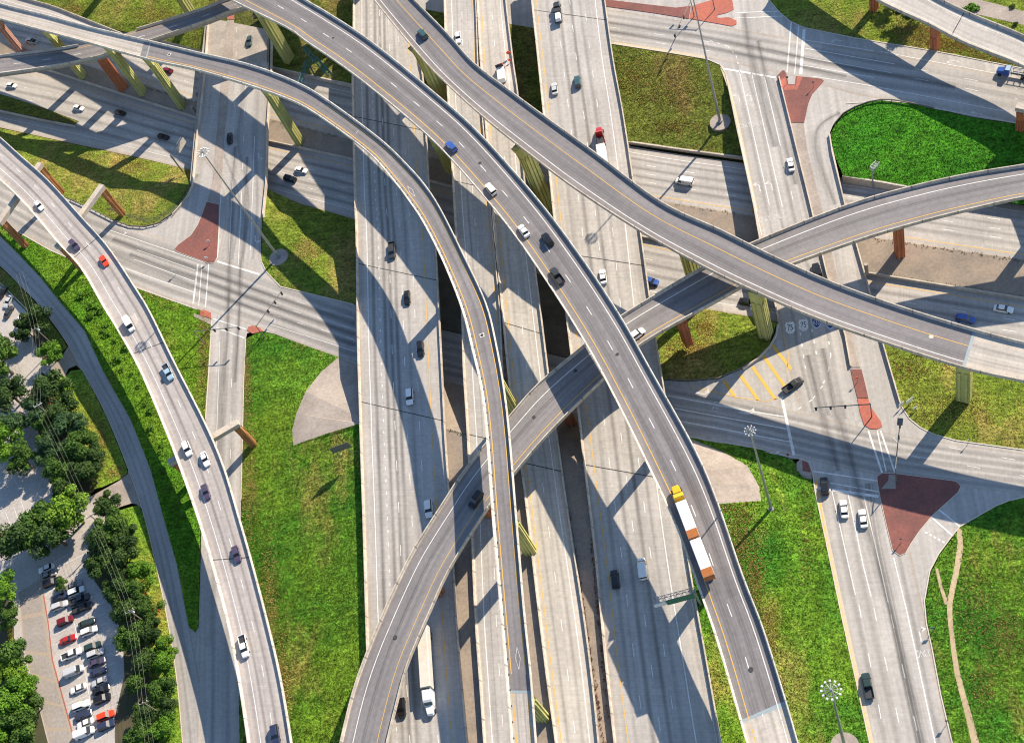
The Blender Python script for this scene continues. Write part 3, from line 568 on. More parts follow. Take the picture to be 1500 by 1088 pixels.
for k in (21.15, 4.93): mb = MB(); rF4.cross(mb, k, .6, .036); mb.build('expansion_joint', m_seal, F4)
mb = MB()
d = 0
while d < rF4.d[-1]:
    if rF4.d[-1] * .34 < d: p = rF4.pt(d, .1, .04); mb.box(p, .3, .3, .1)
    d += 3.4
mb.build('lane_button', m_dark, F4)
def diamond(rb, d, t, m, ln=5.4, wd=1.2, th=.13):
    i = rb.idx(d); u = rb.u[i]; f = (rb.pt(d + 1, t) - rb.pt(d, t)).normalized(); c = rb.pt(d, t, .016)
    q = [c + f * ln / 2, c + u * wd / 2, c - f * ln / 2, c - u * wd / 2]; k = [c + (v - c) * (1 - th * 1.5) for v in q]
    for a in range(4): m.quad(q[a], q[(a + 1) % 4], k[(a + 1) % 4], k[a])
def d_at(rb, k): return rb.d[min(range(len(rb.k)), key=lambda i: abs(rb.k[i] - k))]
mb = MB(); 
for k, q in ((20.85, .52), (11.75, .35), (4.5, .55)): mb = MB(); diamond(rF4, d_at(rF4, k), q, mb); mb.build('lane_marking', m_faded, F4)
f5 = [(-180, 90, -180, 118, 14.4), (-60, 86, -60, 114, 14.6), (0, 80, 2, 107, 14.8), (68, 72, 76, 96, 15), (126, 62, 138, 83, 15), (200, 41, 211, 61, 15), (294, 12, 307, 28, 15), (319, 2, 331, 18, 15), (365, -14, 377, 3, 15), (430, -38, 442, -20, 15), (540, -80, 552, -62, 15)]
rF5, F5 = flyover('flyover_ramp', 'two-lane flyover at top left, crossing below the narrow curved ramp', 'flyover', f5, fly_mat('flyover_asphalt', ((.3, .8), (.66, .8)), 9.5), 2.3,
    whites=[(.5, dict(w=.2, dash=DASH)), (.86, dict(w=.2))], yellows=[(.14, dict(w=.16))], bsides='R', barrier=m_conc)
mb = MB(); ka = [i for i in range(len(rF5.k)) if rF5.k[i] <= 3.9]; kb = [i for i in range(len(rF5.k)) if rF5.k[i] >= 4.85]
mb.loft([[rF5.at(i, o, z, 'L') for _, o, z in barrier_prof('L')] for i in ka]); mb.loft([[rF5.at(i, o, z, 'L') for _, o, z in barrier_prof('L')] for i in kb]); mb.build('barrier', m_conc, F5)
f6 = [(-160, -62, -170, -28, 14), (-60, -34, -68, 2, 14.4), (0, -14, -9, 20, 14.7), (48, 0, 38, 33, 14.85), (79, 9, 69, 40, 14.9), (130, 29, 120, 52, 14.94), (178, 48, 168, 64, 14.95)]
rF6, F6 = flyover('flyover_ramp', 'pale ramp in the top left corner branching off the two-lane flyover behind the narrow one', 'flyover', f6, road_mat('ramp_concrete', (.50, .46, .42), ((.4, .85),), 11, .8, .03), 2.0,
    whites=[(.3, dict(w=.2))], bsides='L', barrier=m_conc)
f7 = [(-160, 150, -120, 122, 16.2), (-60, 215, -26, 180, 16.4), (0, 264, 32, 229, 16.5), (37, 300, 72, 265, 16.5), (82, 353, 120, 318, 16.4), (118, 393, 158, 361, 16.3), (151, 450, 198, 421, 16.1), (169, 479, 219, 456, 15.9), (203, 540, 252, 524, 15.4), (242, 631, 300, 619, 14.9), (270, 705, 327, 683, 14.5), (292, 769, 350, 759, 14.2), (312, 836, 371, 833, 13.8), (334, 920, 393, 918, 13.3), (348, 994, 410, 992, 12.8), (362, 1088, 426, 1086, 12.2), (370, 1160, 436, 1160, 11.8)]
rF7, F7 = flyover('flyover_ramp', 'pale concrete ramp down the left side on orange straddle bents, with the bright red car', 'flyover', f7, road_mat('ramp_concrete', (.475, .43, .40), ((.20, .9), (.44, .55), (.70, .62)), 12.5, .7, .022, groove=.10), 1.7,
    whites=[(.28, dict(w=.2)), (.60, dict(w=.2, dash=DASH))], joints=(4.65, 7.6, 11.75), barrier=m_white_barrier)
f8 = [(1180, -120, 1160, -85, 11.5), (1290, -50, 1265, -14, 11.5), (1333, -28, 1305, 9, 11.5), (1383, 0, 1358, 33, 11.5), (1430, 22, 1412, 61, 11.5), (1500, 51, 1488, 91, 11.5), (1552, 82, 1517, 108, 11.4), (1592, 122, 1548, 142, 11.3), (1622, 180, 1574, 196, 11.2), (1645, 270, 1594, 276, 11)]
rF8, F8 = flyover('flyover_ramp', 'pale concrete ramp crossing the top right corner on a brown column', 'flyover', f8, road_mat('ramp_concrete', (.52, .485, .44), ((.35, .88), (.65, .88)), 9.5, .8, .03, groove=.10), 1.9,
    whites=[(.22, dict(w=.16)), (.86, dict(w=.14))], joints=(3.55,), barrier=m_conc)
# --- columns of the flyovers (parts)
def ax(rb, k):
    i = min(range(len(rb.k)), key=lambda i: abs(rb.k[i] - k)); return rb.u[i], rb.L[i].z
def piers(t, rb, rows, m, depth, w=3.4, d=1.9, fl=1.5):
    for x, y, zb, k in rows:
        u, z = ax(rb, k); pier(t, x, y, zb, z - depth + .05, w, d, u, m, 3, fl)
piers(F4, rF4, [(122, 112, -5.6, 3.3), (210, 136, -5.6, 4.3), (268, 156, -5.6, 5.2), (440, 209, -5.6, 8)], m_green, 2.2, 3.2, 2.0)
def under(rb, k, zb, t=.5):
    i = min(range(len(rb.k)), key=lambda i: abs(rb.k[i] - k)); p = rb.L[i].lerp(rb.Rr[i], t); v = R.inverted() @ (Vector((p.x, p.y, zb)) - Vector((0, 0, H))); return (CX + F * v.x / v.z, CY + F * v.y / v.z, zb, k)
piers(F4, rF4, [under(rF4, 13.6, -2), under(rF4, 16.6, 0), under(rF4, 19.0, 7.1, .5), under(rF4, 21.15, 7.1)], m_green, 2.2, 3.0, 2.0, 1.35)
piers(F1, rF1, [under(rF1, 2.2, 0), (282, 22, 0, 4.3), (424, 87, -3, 6.6), (662, 247, -3, 9.6), (813, 398, -6.4, 11.6), under(rF1, 14.3, 0), under(rF1, 16.45, 5), under(rF1, 19, 2)], m_green, 2.2, 4.0, 2.2)
piers(F2, rF2, [under(rF2, 1.2, 0), (652, 150, -2, 4.6), (803, 306, -6.0, 7.2), under(rF2, 9.5, -5.2)], m_green, 2.2, 4.4, 2.2)
piers(F2, rF2, [(1122, 490, .0, 11.05), (1412, 581, 0, 14.0)], m_green, 2.2, 2.9, 3.2, 1.15)
piers(F3, rF3, [(1318, 372, -5.5, 4.4), (1007, 500, 0, 7.3), (837, 620, 1, 9.3), under(rF3, 12.4, 7.1), under(rF3, 14.3, 7.1), under(rF3, 18, 4), under(rF3, 1.6, -5)], m_orange, 2.0, 3.0, 2.2, 1.15)
piers(F5, rF5, [(181, 129, -5.6, 4.6)], m_orange, 2.3, 2.8, 3.4, 1.3)
piers(F6, rF6, [(31, 75, -5.4, 1.9)], m_pink, 2.0, 2.6, 2.2, 1.2)
piers(F8, rF8, [under(rF8, 1.0, 0), (1370, 70, 0, 3.5), under(rF8, 6.2, 0)], m_orange, 1.9, 2.2, 2.0, 1.1)
def bent(t, a, b, zc, cols, m):
    """straddle bent: a pale cap beam across the ramp on two ribbed ochre columns"""
    A, B = P(a[0], a[1], zc), P(b[0], b[1], zc); d = (B - A).normalized(); mb = MB(); L = (B - A).length
    mb.box((A + B) / 2 - Vector((0, 0, .75)), L, 1.9, 1.5, d); mb.build('cap_beam', m_conc, t)
    for s in cols:
        q = (A + d * s) if s >= 0 else (B + d * s); v = R.inverted() @ (Vector((q.x, q.y, 0)) - Vector((0, 0, H)))
        pier(t, CX + F * v.x / v.z, CY + F * v.y / v.z, 0, zc - 1.5, 1.7, 1.9, (-d.y, d.x), m, 3, 1.5, 4.5)
bent(F8, (1489, 154), (1570, 172), 9.3, (1.3, -1.3), m_orange)
bent(F7, (-3, 326), (58, 238), 14.6, (1.2, -1.2), m_ochre)
bent(F7, (82, 362), (149, 270), 14.5, (1.4, -1.2), m_ochre)
bent(F7, (246, 677), (348, 617), 12.85, (1.4, -1.2), m_ochre)
# ================================================================== islands, road paint
def isl(name, pts, m, h=.14): mb = MB(); slab_patch(mb, pts, .0, h); struct(mb.build(name, m))
def kerbline(pts, z=.0, w=.28, h=.13, m=m_kerb):
    p = [P(a[0], a[1], z) for a in pts]; mb = MB(); rings = []
    for i, a in enumerate(p):
        d = p[min(i + 1, len(p) - 1)] - p[max(0, i - 1)]; d.z = 0; d.normalize(); s = Vector((-d.y, d.x, 0)) * w / 2
        rings.append([a - s - Vector((0, 0, .05)), a - s + Vector((0, 0, h)), a + s + Vector((0, 0, h)), a + s - Vector((0, 0, .05))])
    mb.loft(rings); struct(mb.build('kerb', m))
I_TOP = [(880, -1), (946, 7), (990, 12), (1012, 9.5), (1009, 28), (960, 20), (880, 9)]
isl('brick_island', I_TOP, m_brick)
isl('brick_island', [(1010.5, 28), (1013.5, 9.5), (1025, 6), (1045, 0), (1052, -10), (1068, -8), (1073, 2), (1075, 14), (1066, 19), (1050, 23), (1052, 27), (1068, 26), (1079, 31), (1079, 36), (1072, 39), (1045, 34)], m_brick2)
isl('brick_island', [(1138, 112), (1146, 104), (1149, 104), (1152, 109), (1154, 124), (1165, 124), (1166, 112), (1203, 116), (1207, 119), (1200, 127), (1190, 138), (1184, 152), (1178, 180), (1157, 180), (1150, 150), (1141, 122)], m_brick)
isl('brick_island', [(1142, 119), (1151, 113), (1153, 126), (1166, 126), (1168, 112.6), (1176, 113), (1168, 132), (1146, 133)], m_brick2, .15)
isl('paved_median', [(1157, 181), (1177.5, 181), (1182, 215), (1190, 250), (1203, 300), (1213, 345), (1222, 385), (1238, 460), (1249, 505), (1260, 538), (1247, 538), (1231, 480), (1212, 405), (1198, 345), (1185, 290), (1170, 230)], m_slope2, .16)
isl('brick_island', [(1246, 541), (1262, 541), (1268, 565), (1272, 583), (1256, 583), (1250, 560)], m_brick)
isl('brick_island', [(1256, 584), (1272, 584), (1277, 598), (1290, 617), (1292, 625), (1285, 628.5), (1275, 628), (1266, 623), (1260, 605)], m_brick2)
TRI = [(1285, 698), (1293, 693), (1313, 694), (1400, 705), (1407, 712), (1403, 721), (1365, 755), (1346, 778), (1334, 796), (1326, 810), (1318, 813), (1308, 806), (1298, 765), (1290, 730), (1286, 708)]
isl('brick_island', TRI, m_brick)
kerbline(TRI + TRI[:1])
isl('island_paving', [(1291, 716), (1301, 704), (1302, 695), (1312, 696), (1312, 716)], m_slope2, .155)
isl('corner_plaza', [(1167, 678), (1172, 673), (1184, 677), (1189, 690), (1189, 702), (1167, 698)], m_slope2)
isl('brick_island', [(1175, 674), (1184, 678), (1188, 690), (1187, 692), (1176, 690)], m_brick, .155)
ILEFT = [(303, 296), (321, 300), (320.5, 333), (318, 377), (314, 385), (306, 386), (296, 382), (260, 369), (256, 365), (261, 359), (280, 345), (290, 330), (297, 313)]
isl('brick_island', ILEFT, m_brick); kerbline(ILEFT + ILEFT[:1])
isl('paved_median', [(333, 30), (343, 30), (341, 82), (333, 150), (328, 205), (325.5, 265), (321.5, 298), (304, 295), (312, 262), (317, 200), (322, 140), (328, 82)], m_slope2, .1)
isl('brick_island', [(333, 4), (344, 0), (343, 29), (333, 29)], m_brick2)
isl('brick_island', [(294, 456), (298, 453.5), (309, 458), (310, 467), (293, 462)], m_brick2)
isl('corner_plaza', [(284, 459), (293, 462.5), (309, 468), (309, 476), (297, 470), (284, 464)], m_slope2)
isl('brick_island', [(362, 484), (364, 479), (371, 477), (380, 480), (386, 485), (378, 487), (370, 489)], m_brick2)
for pts in ([(1054, 94), (1063, 108), (1070, 140), (1081, 190)], [(890, 63.5), (980, 77.5), (1036, 87), (1054, 95)], [(1126, 0), (1142, 19), (1158, 32), (1178, 41), (1251, 56), (1368, 75), (1500, 101)], [(1320, 594), (1332, 613), (1348, 626), (1368, 636), (1400, 645), (1500, 659)],
            [(1500, 728), (1478, 733), (1458, 741), (1425, 760), (1406, 771), (1392, 788), (1375, 811), (1362, 836), (1354, 880), (1357, 912), (1365, 948), (1378, 1017), (1395, 1088)], [(1274, 1088), (1254, 997), (1232, 898), (1209, 788), (1194, 719), (1190, 690), (1183, 677), (1172, 672)], [(1172, 672), (1107, 656), (1005, 639)],
            [(0, 325), (74, 367), (150, 399), (198, 421), (288, 453)], [(310, 470), (306, 540), (301, 614)], [(360, 497), (357, 560), (353, 733)], [(384, 385), (390, 398), (411, 420), (518, 446)], [(1240, 152), (1271, 150), (1290, 147), (1335, 151.5), (1368, 159), (1500, 183)]): kerbline(pts)
m_edge = plain('kerbside_staining', (0.56, 0.47, 0.33), .9)
wl = MB()
for pts, w, d in [
    ([(373, 200), (367, 367)], .2, None), ([(340, 283), (335, 384)], .2, None), ([(354, 280), (349, 389)], .2, None), ([(328, 190), (319, 378)], .2, None), ([(347, 40), (340, 283)], .16, (3, 9)), ([(362, 50), (354, 280)], .16, (3, 9)),
    ([(318, 383), (380, 402)], .65, None), ([(290, 387), (283, 445)], .55, None), ([(296, 387), (291, 448)], .3, None), ([(306, 385), (301, 450)], .4, None), ([(312, 467), (360, 482)], .4, None), ([(317, 480), (358, 495)], .4, None),
    ([(185, 394), (284, 428)], .22, None), ([(196, 380), (287, 413)], .22, None), ([(201, 366), (289, 397)], .22, None), ([(160, 337), (300, 385)], .2, None), ([(130, 354), (170, 371)], .2, (3, 6)), ([(20, 305), (74, 335)], .18, (3, 7)), ([(10, 280), (70, 310)], .18, (3, 7)),
    ([(340, 505), (337, 700)], .16, (3, 9)), ([(322, 500), (312, 800)], .14, None),
    ([(400, 432), (518, 466)], .16, (3, 6)), ([(395, 445), (518, 482)], .16, (3, 6)), ([(400, 462), (518, 497)], .16, (3, 6)), ([(395, 475), (496, 507), (520, 515)], .14, None), ([(645, 505), (680, 515)], .16, (3, 4)), ([(645, 525), (680, 535)], .16, (3, 4)),
    ([(978, 579), (1092, 601), (1148, 610)], .3, None), ([(988, 598), (1152, 628)], .3, None), ([(992, 616), (1157, 647)], .3, None), ([(995, 637), (1168, 671)], .2, None), ([(1145, 581), (1163, 667)], .7, None),
    ([(1060, 101), (1136, 114)], .65, None), ([(1083, 105), (1127, 300)], .22, None), ([(1101, 107), (1146, 303)], .22, None), ([(1119, 110), (1143, 213)], .22, None), ([(1150, 240), (1163, 300)], .16, (3, 7)), ([(1070, 145), (1082, 192), (1108, 310), (1116, 345)], .16, None),
    ([(1272, 631), (1292, 692)], .45, None), ([(1285, 631), (1298, 690)], .3, None), ([(1290, 631), (1311, 692)], .4, None), ([(1191, 690), (1285, 704)], .35, None), ([(1216, 707), (1287, 720)], .3, None), ([(1196, 714), (1287, 727)], .7, None),
    ([(1218, 716), (1246, 840), (1253, 871)], .24, None), ([(1242, 722), (1265, 830), (1276, 873)], .24, None), ([(1265, 725), (1290, 832), (1301, 882)], .24, None), ([(1309, 816), (1329, 898), (1370, 1088), (1382, 1140)], .26, None), ([(1258, 885), (1300, 1100)], .2, (3.2, 8.5)), ([(1280, 890), (1326, 1100)], .2, (3.2, 8.5)), ([(1305, 900), (1350, 1100)], .2, (3.2, 8.5)),
    ([(1362, 755), (1396, 785)], .4, None), ([(1374, 745), (1406, 771)], .4, None), ([(1159, 32), (1153, 106)], .4, None), ([(1170, 38), (1164, 109)], .3, None), ([(1178, 43), (1173, 109)], .9, None), ([(1079, 19), (1142, 17)], .3, None), ([(1079, 27), (1148, 24)], .3, None),
    ([(1178, 59), (1280, 75)], .22, None), ([(1178, 71), (1310, 94)], .22, None), ([(1178, 84), (1306, 107)], .22, None), ([(1176, 96), (1280, 114)], .22, None), ([(1190, 112), (1270, 125), (1470, 163)], .2, None), ([(1290, 76), (1480, 112)], .2, None), ([(1340, 101), (1490, 130)], .16, (4, 10)), ([(1340, 115), (1490, 145)], .16, (4, 10)),
    ([(893, 40), (1040, 62)], .16, (3.5, 12)), ([(895, 52), (1045, 76)], .14, (3.5, 12)), ([(1172, 487), (1180, 540)], .3, (1, 2.4)), ([(1189, 482), (1198, 530)], .3, (1, 2.4)), ([(1214, 500), (1217, 520), (1214, 540), (1205, 565), (1190, 585), (1168, 600)], .3, (1, 2.4)), ([(1040, 60), (1066, 68), (1078, 82), (1083, 100)], .25, (1, 1.6)),
    ([(1272, 485), (1255, 478)], .1, None), ([(1355, 779), (1384, 795)], .5, (.6, .5)), ([(1308, 640), (1330, 665), (1400, 690)], .12, (3, 9)), ([(1390, 655), (1500, 676)], .15, (3, 9)), ([(1340, 668), (1500, 697)], .15, (3, 9))]:
    lines(wl, pts, 0.0, w, d, .028)
struct(wl.build('road_marking', m_line))
yl = MB()
for pts, w, d in [([(1130, 504), (1159, 541)], .8, None), ([(1117, 520), (1152, 569)], .8, None), ([(1102, 537), (1136, 585)], .8, None), ([(1084, 549), (1111, 586)], .8, None), ([(1060, 557), (1076, 580)], .8, None), ([(1145, 582), (1122, 588), (1104, 585), (1080, 582), (1010, 565)], .16, None), ([(1147, 490), (1156, 520), (1152, 545)], .12, None),
                  ([(1194, 695), (1210, 788), (1233, 898), (1255, 997), (1275, 1088)], .25, None)]:
    lines(yl, pts, 0.0, w, d, .03)
struct(yl.build('road_marking', m_yel))
sl = MB()
for pts, w in [([(1057, 98), (1066, 122), (1071, 140), (1083, 192), (1108, 310)], .9), ([(1197, 720), (1212, 790), (1235, 898), (1257, 997), (1277, 1088)], 1.0), ([(900, 63), (980, 75), (1034, 84)], .8)]: lines(sl, pts, 0, w, None, .014)
struct(sl.build('kerbside_stain', m_edge))
def frame(x, y, ux, uy, z):
    """point and ground axes (right, up) for paint or objects aligned to a pixel direction 'up'"""
    c = P(x, y, z); u = P(x + ux, y + uy, z) - c; u.normalize(); r = Vector((u.y, -u.x, 0)); return c, r, u
def arrow(mb, x, y, ux, uy, kind='left', s=1.0, z=.034):
    c, r, u = frame(x, y, ux, uy, z); k = -1 if kind == 'left' else 1
    def q(*p): mb.add([c + r * a * s + u * b * s for a, b in p], [tuple(range(len(p)))])
    if kind == 'up':
        q((-.12, -1.5), (.12, -1.5), (.12, .4), (-.12, .4)); q((-.5, .4), (.5, .4), (0, 1.5))
    else:
        q((-.14, -1.5), (.14, -1.5), (.14, .3), (-.14, .3)); q((-.14, .3), (.14, .3), (.14 + k * .5, .85), (k * .62, .55)); q((k * .45, 1.25), (k * .45, .1), (k * 1.35, .68))
ar = MB()
for a in [(1082, 142, -9, -40, 'left', 1.3), (1099.5, 142, -9, -40, 'left', 1.3), (1112, 273, -9, -40, 'left', 1.3), (1130, 271, -9, -40, 'left', 1.3), (1347, 927, -9, -40, 'right', 1.3), (1225, 59, -40, -7, 'left', 1.2), (1395, 89, -40, -7, 'left', 1.2), (379, 231, 2, 40, 'left', 1.3), (374, 352, 2, 40, 'left', 1.3), (184, 336, 40, 15, 'right', 1.4), (1095, 606, 40, 8, 'left', 1.5), (1030, 577, 40, 8, 'left', 1.3), (1430, 166, -40, -7, 'up', 1.2)]:
    arrow(ar, *a)
struct(ar.build('turn_arrow_marking', m_faded))
def text_mesh(name, s, c, r, u, size, m, parent=None, ext=0.0, sx=1.0):
    cu = bpy.data.curves.new(name, 'FONT'); cu.body = s; cu.size = size; cu.align_x = 'CENTER'; cu.align_y = 'CENTER'; cu.extrude = ext
    o = bpy.data.objects.new('text', cu); COL.objects.link(o)
    me = bpy.data.meshes.new_from_object(o.evaluated_get(bpy.context.evaluated_depsgraph_get()))
    bpy.data.objects.remove(o); n = r.cross(u)
    off = Vector(OFF.get(parent.name, (0, 0, 0))) if parent is not None else Vector()
    me.transform(Matrix.Translation(c - off) @ Matrix((r * sx, u, n)).transposed().to_4x4())
    me.materials.clear(); me.materials.append(m)
    o = bpy.data.objects.new(name, me); COL.objects.link(o)
    if parent is not None: o.parent = parent
    else: struct(o)
    return o
for x, y, ux, uy in [(1120, 321, -8, -40), (1140.5, 317, -8, -40), (1091, 184, -8, -40), (1108, 182, -8, -40), (1352, 957, -9, -40), (1048, 596, 40, 8)]:
    c, r, u = frame(x, y, ux, uy, .034); text_mesh('lane_text', 'ONLY', c, r, u, 2.5, m_faded, sx=.48)
m_blue = plain('blue_marking', (.03, .06, .22), .7); m_black = plain('black_marking', (.02, .02, .025), .7); m_redp = plain('red_marking', (.35, .03, .03), .7)
def shield(x, y, txt, kind):
    c, r, u = frame(x, y, -3, -40, .03); mb = MB(); w, h = 1.25, 1.9
    o = [(-w, .45 * h), (-w * .72, h), (-w * .3, h * .86), (0, h), (w * .3, h * .86), (w * .72, h), (w, .45 * h), (w * .86, 0), (w, -.45 * h), (w * .55, -.9 * h), (0, -h), (-w * .55, -.9 * h), (-w, -.45 * h), (-w * .86, 0)]
    if kind == 'i': o = [(-w, .5 * h), (-w * .75, h), (0, h * .85), (w * .75, h), (w, .5 * h), (w * .95, -.3 * h), (w * .5, -.8 * h), (0, -h), (-w * .5, -.8 * h), (-w * .95, -.3 * h)]
    mb.add([c + r * a + u * b for a, b in o], [tuple(range(len(o)))[::-1]]); struct(mb.build('route_shield_marking', m_line))
    if kind == 'i':
        mb = MB(); mb.add([c + r * a * .86 + u * b * .86 + Vector((0, 0, .005)) for a, b in o], [tuple(range(len(o)))[::-1]]); struct(mb.build('route_shield_marking', m_blue))
        text_mesh('route_number_marking', txt, c - u * .1 + Vector((0, 0, .012)), r, u, 2.3, m_line, sx=.48)
    else: text_mesh('route_number_marking', txt, c + Vector((0, 0, .008)), r, u, 2.5, m_black, sx=.62)
shield(1157.5, 480, '75', 'u'); shield(1177, 476, '75', 'u'); shield(1196, 472, '635', 'i'); shield(1216, 473, '635', 'i')
# trodden dirt paths on the right lawn
for st in ([(1402, 772, 1409, 775, .06), (1402, 800, 1411, 802, .06), (1396, 840, 1404, 842, .06), (1387, 885, 1395, 886, .06), (1391, 930, 1398, 930, .06), (1398, 985, 1406, 984, .06), (1412, 1040, 1421, 1038, .06), (1423, 1088, 1434, 1086, .06), (1435, 1150, 1448, 1150, .06)], [(1370, 832, 1374, 832, .065), (1376, 860, 1381, 860, .065), (1384, 885, 1390, 884, .065)], [(1144, 745, 1144, 748, .9), (1168, 740, 1168, 742.5, .5), (1193, 735, 1193, 737, .1)]):
    rb = Ribbon(st); mb = MB(); rb.sheet(mb); struct(mb.build('dirt_path', m_sand))
# ================================================================== parking lot (left)
m_lot = stain_mat('parking_concrete', (.47, .435, .40), (.40, .365, .335)); m_lane = stain_mat('lane_panel', (.34, .30, .265), (.29, .26, .23))
m_band = plain('tan_border', (.37, .295, .225), .9)
patch('parking_lot', [(-90, 365), (0, 415), (40, 456), (78, 505), (90, 518), (72, 541), (72, 556), (95, 610), (133, 727), (160, 752), (172, 800), (205, 900), (222, 1000), (240, 1150), (-90, 1150)], m_lot, .02)
patch('tree_bed', [(44, 462), (76, 506), (88, 520), (66, 535), (50, 500)], m_mulch, .05)
patch('tree_bed', [(62, 545), (74, 556), (92, 602), (112, 642), (139, 716), (130, 728), (110, 720), (96, 690), (84, 672), (72, 655), (48, 622), (40, 590), (50, 560)], m_mulch, .05)
patch('tree_bed', [(158, 753), (170, 792), (204, 900), (220, 1000), (238, 1150), (170, 1150), (168, 1050), (182, 990), (180, 930), (160, 880), (138, 850), (148, 820), (150, 770)], m_mulch, .05)
patch('planting_bed', [(-60, 850), (14, 880), (20, 905), (21, 950), (48, 1000), (72, 1095), (60, 1150), (-60, 1150)], m_mulch, .05)
lane = Ribbon([(26, 868, 62, 846, .035), (30, 890, 66, 880, .035), (35, 945, 73, 945, .035), (46, 990, 88, 1005, .035), (72, 1088, 110, 1085, .035), (80, 1150, 122, 1140, .035)])
mb = MB(); lane.sheet(mb); struct(mb.build('lot_lane', m_band))
mb = MB()
for a, b in [(0, 9), (10.2, 21), (22, 29), (30, 37), (38, 45), (46, 54)]:
    k = []
    for d, t in ((a, .06), (a, .86), (b, .86), (b, .06)):
        if d < lane.d[-1]: k.append(lane.pt(d, t, .006))
    if len(k) == 4: mb.quad(*k)
struct(mb.build('lot_panel', m_lane))
pl = MB()
for pts in [[(0, 777), (62, 741)], [(-2, 762), (12, 795)], [(8, 750), (19, 778)], [(20, 742), (28, 765)], [(31, 734), (38, 755)], [(43, 727), (53, 754)], [(54, 720), (64, 748)], [(82, 822), (100, 812)], [(85, 831), (130, 808)], [(98, 850), (135, 830)], [(77, 816), (87, 836)], [(107, 905), (120, 960), (125, 984), (140, 1078)], [(6, 702), (11, 714)], [(20, 699), (25, 710)], [(7, 623), (8, 636)],
            [(78, 862), (100, 850)], [(66, 872), (82, 860)], [(140, 1085), (172, 1062)]]: lines(pl, pts, .02, .14, None, .02)
for i in range(14): y = 880 + i * 14.5; x = 70 + max(0, (y - 880)) * .19; lines(pl, [(x, y + 6), (x + 36, y - 9)], .02, .1, None, .02); lines(pl, [(x + 43, y - 12), (x + 76, y - 26)], .02, .1, None, .02)
struct(pl.build('stall_marking', m_line))
kerbline([(64, 871), (70, 905), (77, 965), (92, 1020), (110, 1085)], .02, .26, .1, m_brick2)
kerbline([(0, 414), (42, 456), (66, 488)], .02)
# ================================================================== vehicles
PAINT = {k: paint(k + '_car_paint', c, .28) for k, c in dict(white=(.82, .82, .80), silver=(.50, .51, .52), grey=(.22, .225, .23), black=(.012, .012, .014), navy=(.03, .04, .085), blue=(.04, .10, .36), red=(.42, .02, .02), scarlet=(.85, .06, .015), maroon=(.16, .01, .015),
         purple=(.075, .055, .105), green=(.025, .05, .045), teal=(.04, .09, .10), ice=(.34, .47, .58), yellow=(.80, .45, .01), charcoal=(.045, .047, .05), cream=(.78, .75, .66)).items()}
def loftx(mb, secs, mi=0):
    """body sections along x: (x, half width, low z, high z)"""
    rings = []
    for x, w, a, b in secs:
        e = min(.16, (b - a) * .3)
        rings.append([Vector((x, -w, a)), Vector((x, -w, b - e)), Vector((x, -w + e, b)), Vector((x, w - e, b)), Vector((x, w, b - e)), Vector((x, w, a))])
    mb.loft(rings, True, mi)
def cabin(xb0, xt0, xt1, xb1, wb, wt, zb, zr):
    g = MB()
    base = [Vector((xb0, -wb, zb)), Vector((xb1, -wb, zb)), Vector((xb1, wb, zb)), Vector((xb0, wb, zb))]
    top = [Vector((xt0, -wt, zr)), Vector((xt1, -wt, zr)), Vector((xt1, wt, zr)), Vector((xt0, wt, zr))]
    g.loft([base, top]); return g
PROTO = {}
def parts_into(t, plist):
    for nm, m, mats in plist: m.build(nm, mats, t, loc=(0, 0, 0))
def wheels(xs, y, r=.34, w=.24):
    o = []
    for x in xs:
        for s in (-1, 1):
            b = MB(); b.tube((x, s * y - s * w, r), (x, s * y + s * .01, r), r, n=12); o.append(('wheel', b, m_tyre))
    return o
